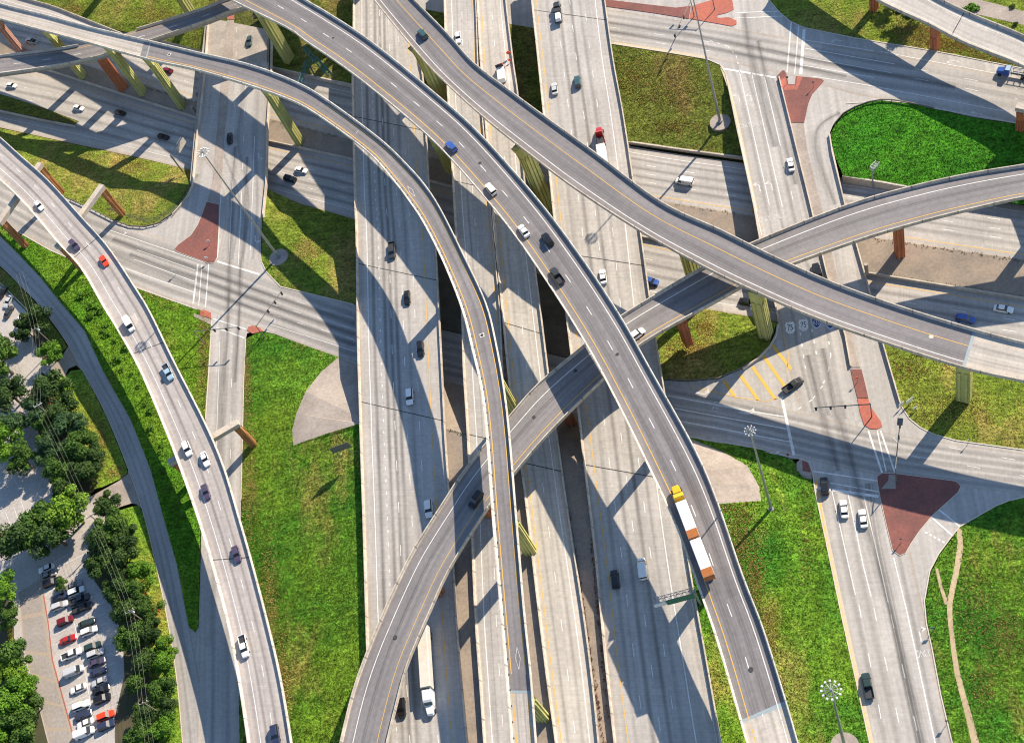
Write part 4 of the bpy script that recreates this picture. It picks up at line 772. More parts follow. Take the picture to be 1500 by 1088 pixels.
def make_vehicle(kind):
    t = bpy.data.objects.new('proto', None); OFF[t.name] = (0, 0, 0)
    B = MB(); pl = []
    if kind in ('sedan', 'coupe'):
        k = 1.0 if kind == 'sedan' else .95; h = 1.42 if kind == 'sedan' else 1.24
        loftx(B, [(-2.4 * k, .70, .35, .72), (-2.32 * k, .84, .25, .92), (-1.7, .91, .2, .97), (0, .92, .2, .95), (1.2, .91, .2, .92), (1.95, .88, .2, .82), (2.3 * k, .78, .25, .70), (2.42 * k, .60, .33, .60)])
        g = cabin(-1.85, -1.15, .15, .98, .84, .62, .88, h - .04); r = MB(); loftx(r, [(-1.2, .60, h - .12, h - .02), (-1.0, .66, h - .12, h), (.1, .66, h - .12, h), (.25, .60, h - .12, h - .03)])
        hx, hz, tx = 2.28 * k, .62, -2.36 * k
    elif kind == 'suv':
        loftx(B, [(-2.35, .78, .4, .95), (-2.28, .92, .3, 1.08), (-1.6, .96, .25, 1.10), (.6, .96, .25, 1.08), (1.3, .95, .25, 1.04), (2.0, .92, .25, .96), (2.32, .82, .3, .85), (2.42, .66, .4, .72)])
        g = cabin(-2.25, -1.95, .35, 1.12, .90, .70, 1.02, 1.70); r = MB(); loftx(r, [(-2.02, .66, 1.62, 1.72), (-1.8, .76, 1.62, 1.76), (.3, .74, 1.62, 1.76), (.5, .66, 1.62, 1.71)])
        hx, hz, tx = 2.30, .75, -2.33
    elif kind == 'pickup':
        loftx(B, [(.0 - .55, .98, .3, 1.12), (1.2, .98, .3, 1.12), (1.6, .97, .3, 1.10), (2.5, .94, .3, 1.02), (2.85, .84, .35, .92), (2.95, .68, .42, .8)])
        loftx(B, [(-2.95, .92, .35, .72), (-.5, .96, .35, .74)])
        for s in (-1, 1): B.box((-1.72, s * .91, .92), 2.45, .12, .46)
        B.box((-2.90, 0, .92), .1, 1.9, .46)
        g = cabin(-.62, -.35, 1.0, 1.62, .90, .70, 1.06, 1.78); r = MB(); loftx(r, [(-.45, .68, 1.70, 1.80), (-.3, .74, 1.70, 1.83), (.95, .73, 1.70, 1.83), (1.1, .66, 1.70, 1.79)])
        bd = MB(); bd.box((-1.70, 0, .76), 2.34, 1.68, .05); pl.append(('bed_liner', bd, m_dark))
        hx, hz, tx = 2.82, .82, -2.95
    else:
        loftx(B, [(-2.75, .90, .4, 1.25), (-2.7, .98, .3, 1.30), (1.5, .98, .3, 1.25), (2.0, .97, .3, 1.16), (2.6, .90, .3, .98), (2.78, .72, .4, .8)])
        g = cabin(-2.70, -2.58, 1.15, 1.95, .95, .80, 1.2, 2.06); r = MB(); loftx(r, [(-2.66, .78, 1.95, 2.08), (-2.5, .88, 1.95, 2.14), (1.0, .86, 1.95, 2.14), (1.25, .76, 1.95, 2.06)])
        sd = MB()
        for s in (-1, 1): sd.box((-.9, s * .86, 1.62), 3.2, .16, .9)
        pl.append(('side_panel', sd, PAINT['white'])); hx, hz, tx = 2.66, .8, -2.75
    B.build('body', PAINT['white'], t, loc=(0, 0, 0)); g.build('windows', m_glass, t, loc=(0, 0, 0)); r.build('roof', PAINT['white'], t, loc=(0, 0, 0))
    fx = {'sedan': (-1.45, 1.42), 'coupe': (-1.4, 1.38), 'suv': (-1.45, 1.45), 'pickup': (-1.75, 1.9), 'van': (-1.75, 1.75)}[kind]
    pl += wheels(fx, {'sedan': .9, 'coupe': .9, 'suv': .95, 'pickup': .97, 'van': .97}[kind])
    for s in (-1, 1):
        b = MB(); b.box((hx - .03, s * .64, hz), .14, .22, .1); pl.append(('headlight', b, m_head))
        b = MB(); b.box((tx, s * .66, hz + .1), .12, .26, .2); pl.append(('taillight', b, m_tail))
        b = MB(); b.box((.95 if kind != 'pickup' else 1.45, s * 1.02, 1.0), .2, .18, .14); pl.append(('mirror', b, m_dark))
    parts_into(t, pl); return t
def place_vehicle(kind, col, label, cat, loc, d, up=None, group=None, name=None):
    if kind not in PROTO: PROTO[kind] = make_vehicle(kind)
    p = PROTO[kind]; t = p.copy(); t.name = name or {'sedan': 'sedan_car', 'coupe': 'sports_car', 'suv': 'suv_car', 'pickup': 'pickup_truck', 'van': 'van'}[kind]; COL.objects.link(t)
    for ch in p.children:
        c = ch.copy(); COL.objects.link(c); c.parent = t; c.name = ch.name.split('.')[0]
        if c.name.split('.')[0] in ('body', 'roof', 'side_panel'):
            c.material_slots[0].link = 'OBJECT'; c.material_slots[0].material = PAINT[col]
    t.location = loc; d = Vector(d); t.rotation_mode = 'XYZ'
    t.rotation_euler = (0, -math.asin(max(-1, min(1, d.normalized().z))), math.atan2(d.y, d.x))
    tag(t, label, cat, group); return t
def proj(p):
    v = R.inverted() @ (Vector(p) - Vector((0, 0, H))); return CX + F * v.x / v.z, CY + F * v.y / v.z
def on_deck(rb, px, py, h=.7):
    best = None
    for i in range(len(rb.L) - 1):
        m = rb.L[i].lerp(rb.Rr[i], .5); q = proj(m); e = (q[0] - px) ** 2 + (q[1] - py) ** 2
        if best is None or e < best[0]: best = (e, i)
    i = best[1]; j = max(0, i - 1); z = rb.L[i].z
    w = P(px, py, z + h); w.z = z + .02
    f = (rb.L[i + 1] + rb.Rr[i + 1] - rb.L[j] - rb.Rr[j]).normalized()
    return w, f
ON = 'vehicles driving on the interchange'
CATN = {'sedan': 'car', 'coupe': 'sports car', 'suv': 'suv', 'pickup': 'pickup truck', 'van': 'van'}
for rb, sg, kind, col, x, y, label in [
    (rF1, -1, 'suv', 'blue', 661, 215, 'royal blue suv straddling the yellow edge line of the longest flyover'),
    (rF1, -1, 'suv', 'cream', 719, 277, 'cream white suv with its long shadow on the longest flyover, behind the blue suv'),
    (rF1, -1, 'sedan', 'white', 767, 338, 'white sedan on the longest flyover beside a black suv'),
    (rF1, -1, 'suv', 'black', 802, 351, 'black suv in the outer lane of the longest flyover beside a white sedan'),
    (rF1, -1, 'pickup', 'charcoal', 816, 404, 'dark pickup truck with open bed on the longest flyover'),
    (rF2, -1, 'suv', 'teal', 619, 50, 'dark teal car alone at the upper end of the single-lane flyover'),
    (rF3, -1, 'suv', 'white', 932, 490, 'white car on the lowest diagonal flyover, partly hidden by the longest one'),
    (rF3, 1, 'suv', 'black', 697, 731, 'black car in the shade of the narrow flyover on the diagonal flyover'),
    (rF7, 1, 'sedan', 'white', 57, 301, 'white sedan near the top of the pale left ramp, first of its line'),
    (rF7, 1, 'suv', 'purple', 109, 359, 'dark purple car just behind the bright red car on the left ramp'),
    (rF7, 1, 'coupe', 'scarlet', 152, 382, 'bright red sports car on the pale left ramp'),
    (rF7, 1, 'van', 'white', 189, 475, 'white van on the pale left ramp beside the bushes'),
    (rF7, 1, 'pickup', 'ice', 246, 545, 'pale blue pickup truck on the pale left ramp'),
    (rF7, 1, 'suv', 'white', 274, 657, 'white suv at the inner edge of the left ramp by the orange bent'),
    (rF7, 1, 'sedan', 'white', 300, 672, 'white sedan side by side with a white suv on the left ramp'),
    (rF7, 1, 'sedan', 'purple', 301, 720, 'dark sedan following the white sedan on the left ramp'),
    (rF7, 1, 'sedan', 'purple', 346, 811, 'dark violet sedan at the expansion joint of the left ramp'),
    (rF7, 1, 'pickup', 'white', 357, 946, 'white pickup truck near the lower end of the left ramp'),
    (rF7, 1, 'suv', 'navy', 403, 1075, 'navy suv at the bottom edge of the left ramp'),
    (r1, 1, 'pickup', 'charcoal', 574, 367, 'dark pickup truck at the edge of the sunlit band on the left raised highway'),
    (r1, 1, 'sedan', 'black', 596, 436, 'black sedan at the joint of the left raised highway, in the shade'),
    (r1, 1, 'suv', 'black', 616, 511, 'black suv in full shade on the left raised highway, ahead of the white suv'),
    (r1, 1, 'suv', 'white', 600, 581, 'white suv at the shadow edge of the left raised highway, the upper of two'),
    (r1, 1, 'suv', 'white', 628, 745, 'white suv about to pass under the diagonal flyover on the left raised highway'),
    (r1, 1, 'suv', 'black', 588, 1036, 'black suv beside the white semi truck near the bottom edge'),
    (r2, 1, 'sedan', 'white', 671, 55, 'white sedan alone on the narrow raised highway at the top'),
    (r4, -1, 'sedan', 'silver', 812, 130, 'silver sedan on the widest raised highway beside a dark car'),
    (r4, -1, 'suv', 'teal', 846, 120, 'dark teal car on the widest raised highway beside the silver sedan'),
    (r4, -1, 'sedan', 'white', 883, 405, 'white sedan on the widest raised highway between the two long flyovers'),
    (r4, -1, 'van', 'white', 941, 833, 'white van half in shade on the widest raised highway'),
    (r4, -1, 'suv', 'black', 901, 848, 'black suv in the shade left of the white van'),
    (frees[0], -1, 'pickup', 'silver', 46, 60, 'silver pickup truck on the sunken freeway beside the salmon column'),
    (frees[0], -1, 'sedan', 'maroon', 245, 103, 'dark red car on the sunken freeway, partly behind a green column'),
    (frees[0], -1, 'van', 'white', 1003, 266, 'white van on the sunken freeway in the mast shadow below the olive lawn'),
    (frees[1], 1, 'sedan', 'white', 17, 125, 'white sedan at the left edge of the sunken freeway'),
    (frees[1], 1, 'sedan', 'white', 115, 158, 'white sedan on the sunken freeway next to the grass wedge'),
    (frees[1], 1, 'sedan', 'black', 176, 165, 'black sedan at the tip of a sunlit patch on the sunken freeway'),
    (frees[1], 1, 'sedan', 'black', 239, 200, 'black sedan on the shaded sunken freeway near the overhead sign'),
    (frees[1], 1, 'suv', 'black', 425, 262, 'black suv on the sunken freeway between the left bridges, beside a white sedan'),
    (frees[1], 1, 'sedan', 'white', 441, 249, 'white sedan just ahead of a black suv between the left bridges'),
    (frees[1], 1, 'suv', 'blue', 953, 412, 'small blue car half hidden at the edge of the widest raised highway'),
    (frees[1], 1, 'sedan', 'black', 1095, 442, 'black sedan on the freeway in the shade next to the big green column'),
    (frees[1], 1, 'suv', 'blue', 1414, 467, 'blue suv on the sunken freeway behind the single-lane flyover'),
    (frees[1], 1, 'sedan', 'white', 1470, 452, 'white sedan leaving the shade on the freeway at the right edge'),
    (fq, 1, 'sedan', 'black', 336, 203, 'black sedan in the shade on the upper left street bridge'),
    (fq, 1, 'sedan', 'teal', 365, 60, 'dark teal sedan at the top of the upper left street bridge'),
    (fq, 1, 'suv', 'charcoal', 375, 20, 'dark car peeking out beneath the longest flyover at the top left'),
    (fr, -1, 'sedan', 'white', 1158, 241, 'white sedan in the right lane of the right street bridge'),
    (fr, -1, 'suv', 'black', 1197, 396, 'black car on the right street bridge between two flyovers'),
    (fe, -1, 'suv', 'black', 1208, 712, 'black car on the crosswalk in the shade at the lower right crossing'),
    (fe, -1, 'sedan', 'white', 1236, 745, 'white sedan waiting at the lower right crossing, the left of two'),
    (fe, -1, 'sedan', 'white', 1264, 759, 'white sedan waiting at the lower right crossing, the right of two'),
    (fe, -1, 'pickup', 'green', 1271, 1004, 'dark green pickup truck alone on the lower right street')]:
    w, f = on_deck(rb, x, y); place_vehicle(kind, col, label, CATN[kind], w, f * sg, None, ON)
c, r, u = frame(1162, 566, 20, -14, .02); place_vehicle('pickup', 'charcoal', 'dark pickup truck turning beside the yellow painted stripes', 'pickup truck', c, u, None, ON)
PK = 'cars in the parking lot'
for kind, col, x, y, label in [
    ('sedan', 'white', 68, 832, 'white sedan beneath the big tree at the head of the parking lot'), ('sedan', 'grey', 71, 842, 'grey sedan tucked beside the white sedan below the big tree'), ('suv', 'black', 75, 853, 'black suv in the shade by the small round tree in the lot'),
    ('sedan', 'navy', 89, 874, 'navy sedan half in tree shade, topmost of the left parking row'), ('suv', 'silver', 88, 887, 'silver suv second from the top of the left parking row'), ('suv', 'maroon', 96, 909, 'maroon suv above the red sedan in the left parking row'),
    ('sedan', 'red', 100, 936, 'red sedan in the left parking row'), ('pickup', 'white', 105, 958, 'white pickup truck below the red sedan in the left parking row'), ('van', 'silver', 109, 983, 'silver van in the left parking row'), ('sedan', 'white', 115, 1008, 'white sedan between the silver van and a white suv'),
    ('suv', 'white', 119, 1033, 'white suv next to a dark sedan in the left parking row'), ('sedan', 'navy', 122, 1047, 'dark sedan between two white vehicles in the left parking row'), ('sedan', 'white', 125, 1059, 'white sedan above the white van in the left parking row'), ('van', 'white', 124, 1073, 'white van at the bottom of the left parking row'),
    ('sedan', 'grey', 109, 857, 'grey sedan topmost of the right parking row'), ('suv', 'white', 112, 866, 'white suv second from the top of the right parking row'), ('pickup', 'charcoal', 117, 878, 'charcoal pickup truck beside the black one in the right parking row'), ('pickup', 'black', 121, 890, 'black pickup truck sticking out of the right parking row'),
    ('sedan', 'green', 127, 912, 'dark green sedan above a white suv in the right parking row'), ('suv', 'white', 131, 924, 'white suv below a dark green sedan in the right parking row'), ('suv', 'green', 136, 947, 'dark suv in the middle of the right parking row'), ('suv', 'silver', 140, 957, 'silver suv in the middle of the right parking row'),
    ('sedan', 'purple', 142, 970, 'dark violet sedan in the right parking row'), ('sedan', 'navy', 144, 984, 'navy sedan in the right parking row'), ('sedan', 'silver', 146, 998, 'silver sedan in the right parking row beside a black sedan'), ('sedan', 'black', 148, 1010, 'black sedan in the right parking row, the upper of two'), ('suv', 'black', 150, 1023, 'black suv in the right parking row, the lower of two black cars'),
    ('suv', 'scarlet', 155, 1048, 'bright red suv near the bottom of the right parking row'), ('suv', 'navy', 156, 1062, 'navy suv directly below the bright red suv'),
    ('sedan', 'silver', 12, 442, 'silver car at the far left edge by the fence'), ('sedan', 'charcoal', 13, 457, 'dark car beside the silver car at the far left edge'), ('pickup', 'white', 31, 470, 'white pickup truck under a tree by the fence'), ('suv', 'black', 4, 428, 'black car cut off by the left edge near the fence'),
    ('sedan', 'white', 43, 752, 'white car poking out from the large tree by the stall lines'), ('suv', 'maroon', 1, 792, 'dark red car cut off by the left edge below the stall lines')]:
    hx, hy = (20, -8.4) if y > 825 else (12, -20) if y < 500 else (12, -7) if x > 20 else (8, -20)
    c, r, u = frame(x, y, hx, hy, .6); c.z = .045
    if col in ('white', 'silver') and kind == 'sedan': u = -u
    place_vehicle(kind, col, label, CATN[kind], c, u, None, PK)
for p in PROTO.values():
    for ch in list(p.children): bpy.data.objects.remove(ch)
    bpy.data.objects.remove(p)
# --- trucks
def truck(name, label, cat, w, f, build):
    t = bpy.data.objects.new(name, None); COL.objects.link(t); OFF[t.name] = (0, 0, 0); tag(t, label, cat, ON); build(t)
    t.location = w; f = Vector(f).normalized(); t.rotation_euler = (0, -math.asin(f.z), math.atan2(f.y, f.x)); return t
def part(t, nm, m, mats): return m.build(nm, mats, t, loc=(0, 0, 0))
def wheelset(t, xs, y, r=.5, w=.5):
    for x in xs:
        for s in (-1, 1):
            b = MB(); b.tube((x, s * y, r), (x, s * (y - w), r), r, n=12); part(t, 'wheel', b, m_tyre)
def tractor(t, x0, cabm, sleeper=True):
    """bonnet forward (+x) from x0 = front bumper"""
    b = MB(); loftx(b, [(x0 - 2.2, 1.0, .6, 1.9), (x0 - 1.2, .95, .6, 1.75), (x0 - .25, .8, .6, 1.5), (x0, .62, .65, 1.2)]); part(t, 'bonnet', b, cabm)
    b = MB(); xb = x0 - (5.6 if sleeper else 3.9); loftx(b, [(xb, 1.1, .7, 3.3), (xb + .2, 1.2, .7, 3.5), (x0 - 3.1, 1.2, .7, 3.1), (x0 - 2.6, 1.15, .7, 2.75), (x0 - 2.05, 1.05, .7, 1.9)]); part(t, 'cab', b, cabm)
    b = MB(); b.add([(x0 - 2.66, -1.0, 2.72), (x0 - 2.66, 1.0, 2.72), (x0 - 2.1, .92, 2.02), (x0 - 2.1, -.92, 2.02)], [(0, 1, 2, 3)]); b.v = [v + Vector((.06, 0, .06)) for v in b.v]; part(t, 'windscreen', b, m_glass)
    b = MB(); b.box((xb - 1.2, 0, .95), 4.4, 1.0, .3); part(t, 'chassis', b, m_dark); wheelset(t, (x0 - 1.1, xb - 1.0, xb - 2.2), 1.2)
    for s in (-1, 1): b = MB(); b.box((x0 - .1, s * .62, 1.0), .14, .3, .2); part(t, 'headlight', b, m_head)
    for s in (-1, 1): b = MB(); b.tube((xb - .2, s * 1.05, 1), (xb - .2, s * 1.05, 3.9), .09); part(t, 'exhaust_stack', b, m_metal)
    return xb
m_trl = plain('trailer_roof', (.80, .79, .76), .55, .05, .4); m_trl2 = plain('old_trailer_roof', (.62, .58, .52), .6, .12, .5); m_rust = plain('orange_brown_panel', (.40, .13, .025), .6, .15, 1.5)
def trailer(t, x1, ln, m, wh, h=4.05, endm=None):
    b = MB(); x0 = x1 - ln; w = 1.28
    rings = []
    for x, k in ((x0, .97), (x0 + .08, 1), (x1 - .08, 1), (x1, .97)): rings.append([Vector((x, -w * k, 1.25)), Vector((x, -w * k, h - .12)), Vector((x, -w * k + .12, h)), Vector((x, w * k - .12, h)), Vector((x, w * k, h - .12)), Vector((x, w * k, 1.25))])
    b.loft(rings); tr = part(t, 'trailer', b, m)
    b = MB(); b.box(((x0 + x1) / 2, 0, 1.08), ln * .96, 1.1, .3); part(t, 'trailer_frame', b, m_dark); wheelset(t, [x0 + q for q in wh], 1.22)
    if endm: b = MB(); b.box((x0 + .95, 0, h + .02), 1.9, 2.5, .1); b.box((x0 - .05, 0, 2.6), .1, 2.5, 2.6); part(t, 'trailer_end', b, endm)
def b_yellow(t):
    xb = tractor(t, 11.5, PAINT['yellow'], False); trailer(t, 6.4, 9.0, m_trl, (1.2,), 4.05, m_rust); trailer(t, -3.1, 9.0, m_trl, (1.2, 7.6), 4.05, m_rust)
w, f = on_deck(rF1, 1010, 769, 4); truck('articulated_truck', 'yellow tractor truck pulling two white trailers with orange ends', 'truck', w, -f, b_yellow)
def b_white(t): xb = tractor(t, 10.2, PAINT['white']); trailer(t, 4.2, 15.6, m_trl2, (1.2, 2.5))
w, f = on_deck(r1, 625, 984, 2); truck('articulated_truck', 'white semi truck with a long ribbed trailer emerging from below the diagonal flyover', 'truck', w, f, b_white)
def b_red(t):
    xb = tractor(t, 8.5, PAINT['red'], False); b = MB(); b.box((2.2, 0, 1.6), 3.6, 1.5, .9); b.box((2.2, .6, 2.1), 2.6, .5, .6); part(t, 'engine_rack', b, m_dark)
    b = MB(); b.box((2.2, 0, 1.15), 4.4, 2.3, .12); part(t, 'deck_plate', b, PAINT['maroon']); trailer(t, .1, 10.5, m_trl, (1.2, 2.4), 3.6)
w, f = on_deck(r4, 881, 218, 1.5); truck('articulated_truck', 'red tractor unit with a white box trailer half hidden by the single-lane flyover', 'truck', w, -f, b_red)
def b_flat(t):
    b = MB(); loftx(b, [(1.6, 1.0, .6, 2.3), (3.0, 1.0, .6, 2.3), (3.4, .95, .6, 1.5), (4.6, .85, .6, 1.3), (4.8, .7, .7, 1.1)]); part(t, 'cab', b, PAINT['charcoal'])
    b = MB(); b.box((-1.6, 0, 1.1), 6.2, 2.3, .16); part(t, 'flatbed', b, m_dark)
    b = MB(); b.box((-2.6, 0, 1.75), 3.2, 1.8, 1.1, taper=.8); part(t, 'white_load', b, PAINT['white'])
    b = MB(); b.box((.2, 0, 1.7), 1.4, 1.8, 1.0); part(t, 'dark_load', b, m_dark)
    wheelset(t, (3.6, -1.6, -3.0), 1.1, .45, .35); b = MB(); b.box((3.25, 0, 1.9), .3, 1.7, .6); part(t, 'windscreen', b, m_glass)
w, f = on_deck(r4, 817, 19, 1); truck('flatbed_truck', 'dark flatbed truck carrying a white load at the top of the widest raised highway', 'truck', w, -f, b_flat)
def b_work(t):
    b = MB(); loftx(b, [(-3.4, 1.15, .9, 2.7), (2.0, 1.15, .9, 2.7)]); part(t, 'box_body', b, PAINT['white'])
    b = MB(); loftx(b, [(2.1, 1.05, .6, 2.3), (3.2, 1.05, .6, 2.2), (3.7, 1.0, .6, 1.5), (4.4, .9, .6, 1.3)]); part(t, 'cab', b, PAINT['scarlet']); wheelset(t, (3.2, -2.2), 1.1, .45, .35)
    b = MB(); b.box((1.7, 0, 3.2), .12, 2.4, 1.1); part(t, 'arrow_board', b, m_dark); b = MB(); b.box((3.45, 0, 1.9), .35, 1.8, .5); part(t, 'windscreen', b, m_glass)
w, f = on_deck(r3, 734, 108, 1.5); truck('work_truck', 'white work truck with orange front parked above the single-lane flyover', 'truck', w, -f, b_work)
def b_blue(t):
    b = MB(); loftx(b, [(.6, 1.1, .7, 2.7), (1.9, 1.1, .7, 2.6), (2.4, 1.0, .7, 1.9), (4.0, .9, .7, 1.6), (4.2, .7, .8, 1.3)]); part(t, 'cab', b, PAINT['blue']); b = MB(); b.box((1.2, 0, 2.74), 1.2, 1.9, .08); part(t, 'cab_roof', b, PAINT['ice'])
    b = MB(); b.box((-2.6, 0, 1.1), 6.0, 1.0, .3); part(t, 'chassis', b, m_dark)
    b = MB()
    for s in (-1, 1): b.box((-2.6, s * .75, 2.0), 6.0, .14, .18)
    for k in range(4): b.box((-5.2 + k * 1.7, 0, 1.6), .16, 2.2, .5)
    part(t, 'bin_hoist', b, m_metal); wheelset(t, (3.2, -3.0, -4.3), 1.2)
c, r, u = frame(1483, 107, -40, -7, 1); c.z = .03; truck('hoist_truck', 'blue bin hoist truck with an empty frame at the right edge of the top street', 'truck', c, u, b_blue)
# ================================================================== lighting masts, signals, signs
def high_mast(px, py, zb, h, label, nl=12, pad=True, ring=1.45, lamp=.52):
    b0 = P(px, py, zb); t = thing('high_mast_light', label, 'street light', b0)
    if pad:
        m = MB(); rr = [Vector((math.cos(a) * 3.1, math.sin(a) * 3.1, 0)) for a in [2 * math.pi * i / 24 for i in range(24)]]
        m.loft([[b0 + v - Vector((0, 0, .7)) for v in rr], [b0 + v + Vector((0, 0, .12)) for v in rr]]); m.build('base_pad', m_slope2, t)
    m = MB(); m.tube(b0, b0 + Vector((0, 0, .9)), .75, .7, 12); m.tube(b0 + Vector((0, 0, .9)), b0 + Vector((0, 0, h)), .40, .15, 12); m.build('pole', m_metal, t)
    top = b0 + Vector((0, 0, h)); m = MB(); m.tube(top - Vector((0, 0, .4)), top + Vector((0, 0, .5)), .35, .2, 10)
    for i in range(nl):
        a = 2 * math.pi * i / nl; m.tube(top, top + Vector((math.cos(a) * ring, math.sin(a) * ring, -.1)), .05, .05, 5)
        a2 = 2 * math.pi * (i + 1) / nl; m.tube(top + Vector((math.cos(a) * ring * .75, math.sin(a) * ring * .75, -.1)), top + Vector((math.cos(a2) * ring * .75, math.sin(a2) * ring * .75, -.1)), .05, .05, 5)
    m.build('lamp_ring', m_metal, t)
    for i in range(nl):
        a = 2 * math.pi * i / nl; d = Vector((math.cos(a), math.sin(a), 0)); m = MB()
        m.box(top + d * (ring + .15) + Vector((0, 0, -.1)), lamp, lamp * .9, .35, d, taper=.75); m.build('lamp', m_lamp, t)
high_mast(1055, 179, -2.5, 51, 'tall light mast on the olive lawn, its lamp ring cut by the top edge')
high_mast(408, 377, .02, 50.5, 'tall light mast with a white lamp ring over the upper left street bridge')
high_mast(1130, 747, 1.5, 41, 'tall light mast on a round pad by the lower right crossing', 10, True, 1.05, .28)
high_mast(1237.7, 1093, 3.0, 39.5, 'tall light mast at the bottom edge, its white lamp ring above vivid grass', 12, True, 1.7, .5)
def signal(px, py, ax, ay, h, label, n=3, arm_z=None, sign=False):
    b = P(px, py, .02); t = thing('traffic_signal', label, 'traffic light', b); top = b + Vector((0, 0, h)); e = P(ax, ay, h - .3)
    m = MB(); m.tube(b, top, .16, .11); m.build('pole', m_rail, t)
    m = MB(); m.tube(top - Vector((0, 0, .4)), e, .15, .1); m.build('mast_arm', m_rail, t); d = (e - top).normalized()
    for i in range(n):
        q = top.lerp(e, 1 - i * .27) + Vector((0, 0, -.75)); m = MB(); m.box(q, .5, .42, 1.1, d); m.build('signal_head', m_dark, t)
        for k in range(1): m = MB(); m.box(q + Vector((0, 0, .62)), .72, .3, .14, d); m.build('signal_visor', m_dark, t)
    if sign: m = MB(); m.box(e + Vector((0, 0, .05)) + d * .8, 1.9, 1.3, .12, d); m.build('sign_plate', m_rail, t)
signal(1277, 611, 1195, 597, 7.0, 'traffic signal with a long arm reaching left from the coral median tip')
signal(1313, 706, 1318, 622, 7.5, 'traffic signal on the big red triangle, arm pointing up with a dark plate', 2, None, True)
signal(300, 504, 348, 479, 7.5, 'traffic signal on the grass corner below the left crossing')
signal(388, 494, 411, 428, 6.5, 'traffic signal by the coral corner disc at the left crossing')
signal(1017, 25, 988, 50, 7.0, 'traffic signal at the edge of the coral island at the top')
signal(1047, 15, 1003, -10, 7.0, 'traffic signal standing inside the coral island at the top')
def post_sign(px, py, h, label, m, w=.8, hh=.8, cat='sign', zb=.02, dirx=(1, 0, 0), diam=False, posts=1, name='road_sign'):
    b = P(px, py, zb); t = thing(name, label, cat, b); d = Vector(dirx).normalized(); n = Vector((-d.y, d.x, 0))
    for i in range(posts):
        o = d * ((i - (posts - 1) / 2) * w * .6); k = MB(); k.tube(b + o, b + o + Vector((0, 0, h)), .07, .07, 6); k.build('post', m_metal, t)
    k = MB(); c = b + Vector((0, 0, h + hh * .2))
    pts = [(-w / 2, -hh / 2), (w / 2, -hh / 2), (w / 2, hh / 2), (-w / 2, hh / 2)] if not diam else [(0, -hh * .7), (w * .7, 0), (0, hh * .7), (-w * .7, 0)]
    k.loft([[c + d * a + Vector((0, 0, z)) + n * .06 for a, z in pts], [c + d * a + Vector((0, 0, z)) + n * .12 for a, z in pts]]); k.build('sign_panel', m, t); return t
post_sign(747, 84, 1.6, 'orange diamond work sign standing on the raised highway beside the work truck', m_signo, 1.25, 1.25, zb=U, diam=True)
post_sign(747.5, 92, .9, 'small orange barricade right below the orange diamond sign', m_signo, .8, .7, zb=U, name='work_barricade')
post_sign(510, 670, 5.0, 'large grey backed panel sign on the slope beside the left raised highway', m_rail, 5.2, 2.8, zb=6.2, dirx=(.95, .25, 0), posts=2)
post_sign(258, 402, 1.8, 'small white sign on the left tip of the red island', m_signw, .9, .9); 
post_sign(306, 383, 1.8, 'small white sign at the lower tip of the red island by the crosswalk', m_signw, .9, .9); post_sign(308, 358, 1.6, 'small white sign in the middle of the red triangular island', m_signw, 1.0, .8)
post_sign(1321, 596, 1.2, 'white notice board beside the barrier end on the right lawn', m_signw, 1.6, 1.2, dirx=(.8, .6, 0)); post_sign(1333, 591, 1.2, 'larger white notice board on the right lawn, topmost of three', m_signw, 2.0, 1.5, dirx=(.8, .5, 0)); post_sign(1341, 601, 1.0, 'small white notice board on the right lawn, lowest of three', m_signw, 1.2, .9, dirx=(.9, .4, 0))
post_sign(1140, 668, 1.6, 'small white sign post in the shade left of the corner plaza', m_signw, .6, .9); post_sign(1155, 671, 1.6, 'small red sign post in the shade beside the corner plaza', m_redp, .6, .9)
post_sign(1192, 129, 2.2, 'thin sign post on the brown island at the upper right', m_rail, .5, .7); post_sign(1154, 122, 2.2, 'dark sign post on the pale square of the upper right island', m_rail, .7, .8); post_sign(1320, 795, 2.0, 'thin sign post on the lower tip of the red triangle', m_rail, .5, .7)
post_sign(1256, 560, 2.0, 'thin sign post on the dark brick median strip', m_signo, .6, .6); post_sign(1366, 925, 2.0, 'roadside sign at the kerb beside the turn arrow', m_rail, 1.0, .8); post_sign(1387, 1060, 2.0, 'roadside sign at the kerb near the bottom edge', m_rail, .8, .9); post_sign(1418, 650, 1.8, 'small white marker post on the right lawn near the kerb', m_signw, .4, .5)
def truss(mb, a, b, s=.7, r=.075, n=None):
    a = Vector(a); b = Vector(b); d = (b - a).normalized(); y = Vector((-d.y, d.x, 0)).normalized(); z = Vector((0, 0, 1)); ln = (b - a).length; n = n or max(3, int(ln / 1.3))
    k = [y * s + z * s, -y * s + z * s, -y * s - z * s, y * s - z * s]
    for v in k: mb.tube(a + v, b + v, r, r, 5)
    for i in range(n):
        p, q = a + d * ln * i / n, a + d * ln * (i + 1) / n
        for j in range(4): mb.tube(p + k[j], q + k[(j + 1) % 4], r * .6, r * .6, 4); mb.tube(p + k[j], p + k[(j + 1) % 4], r * .6, r * .6, 4)
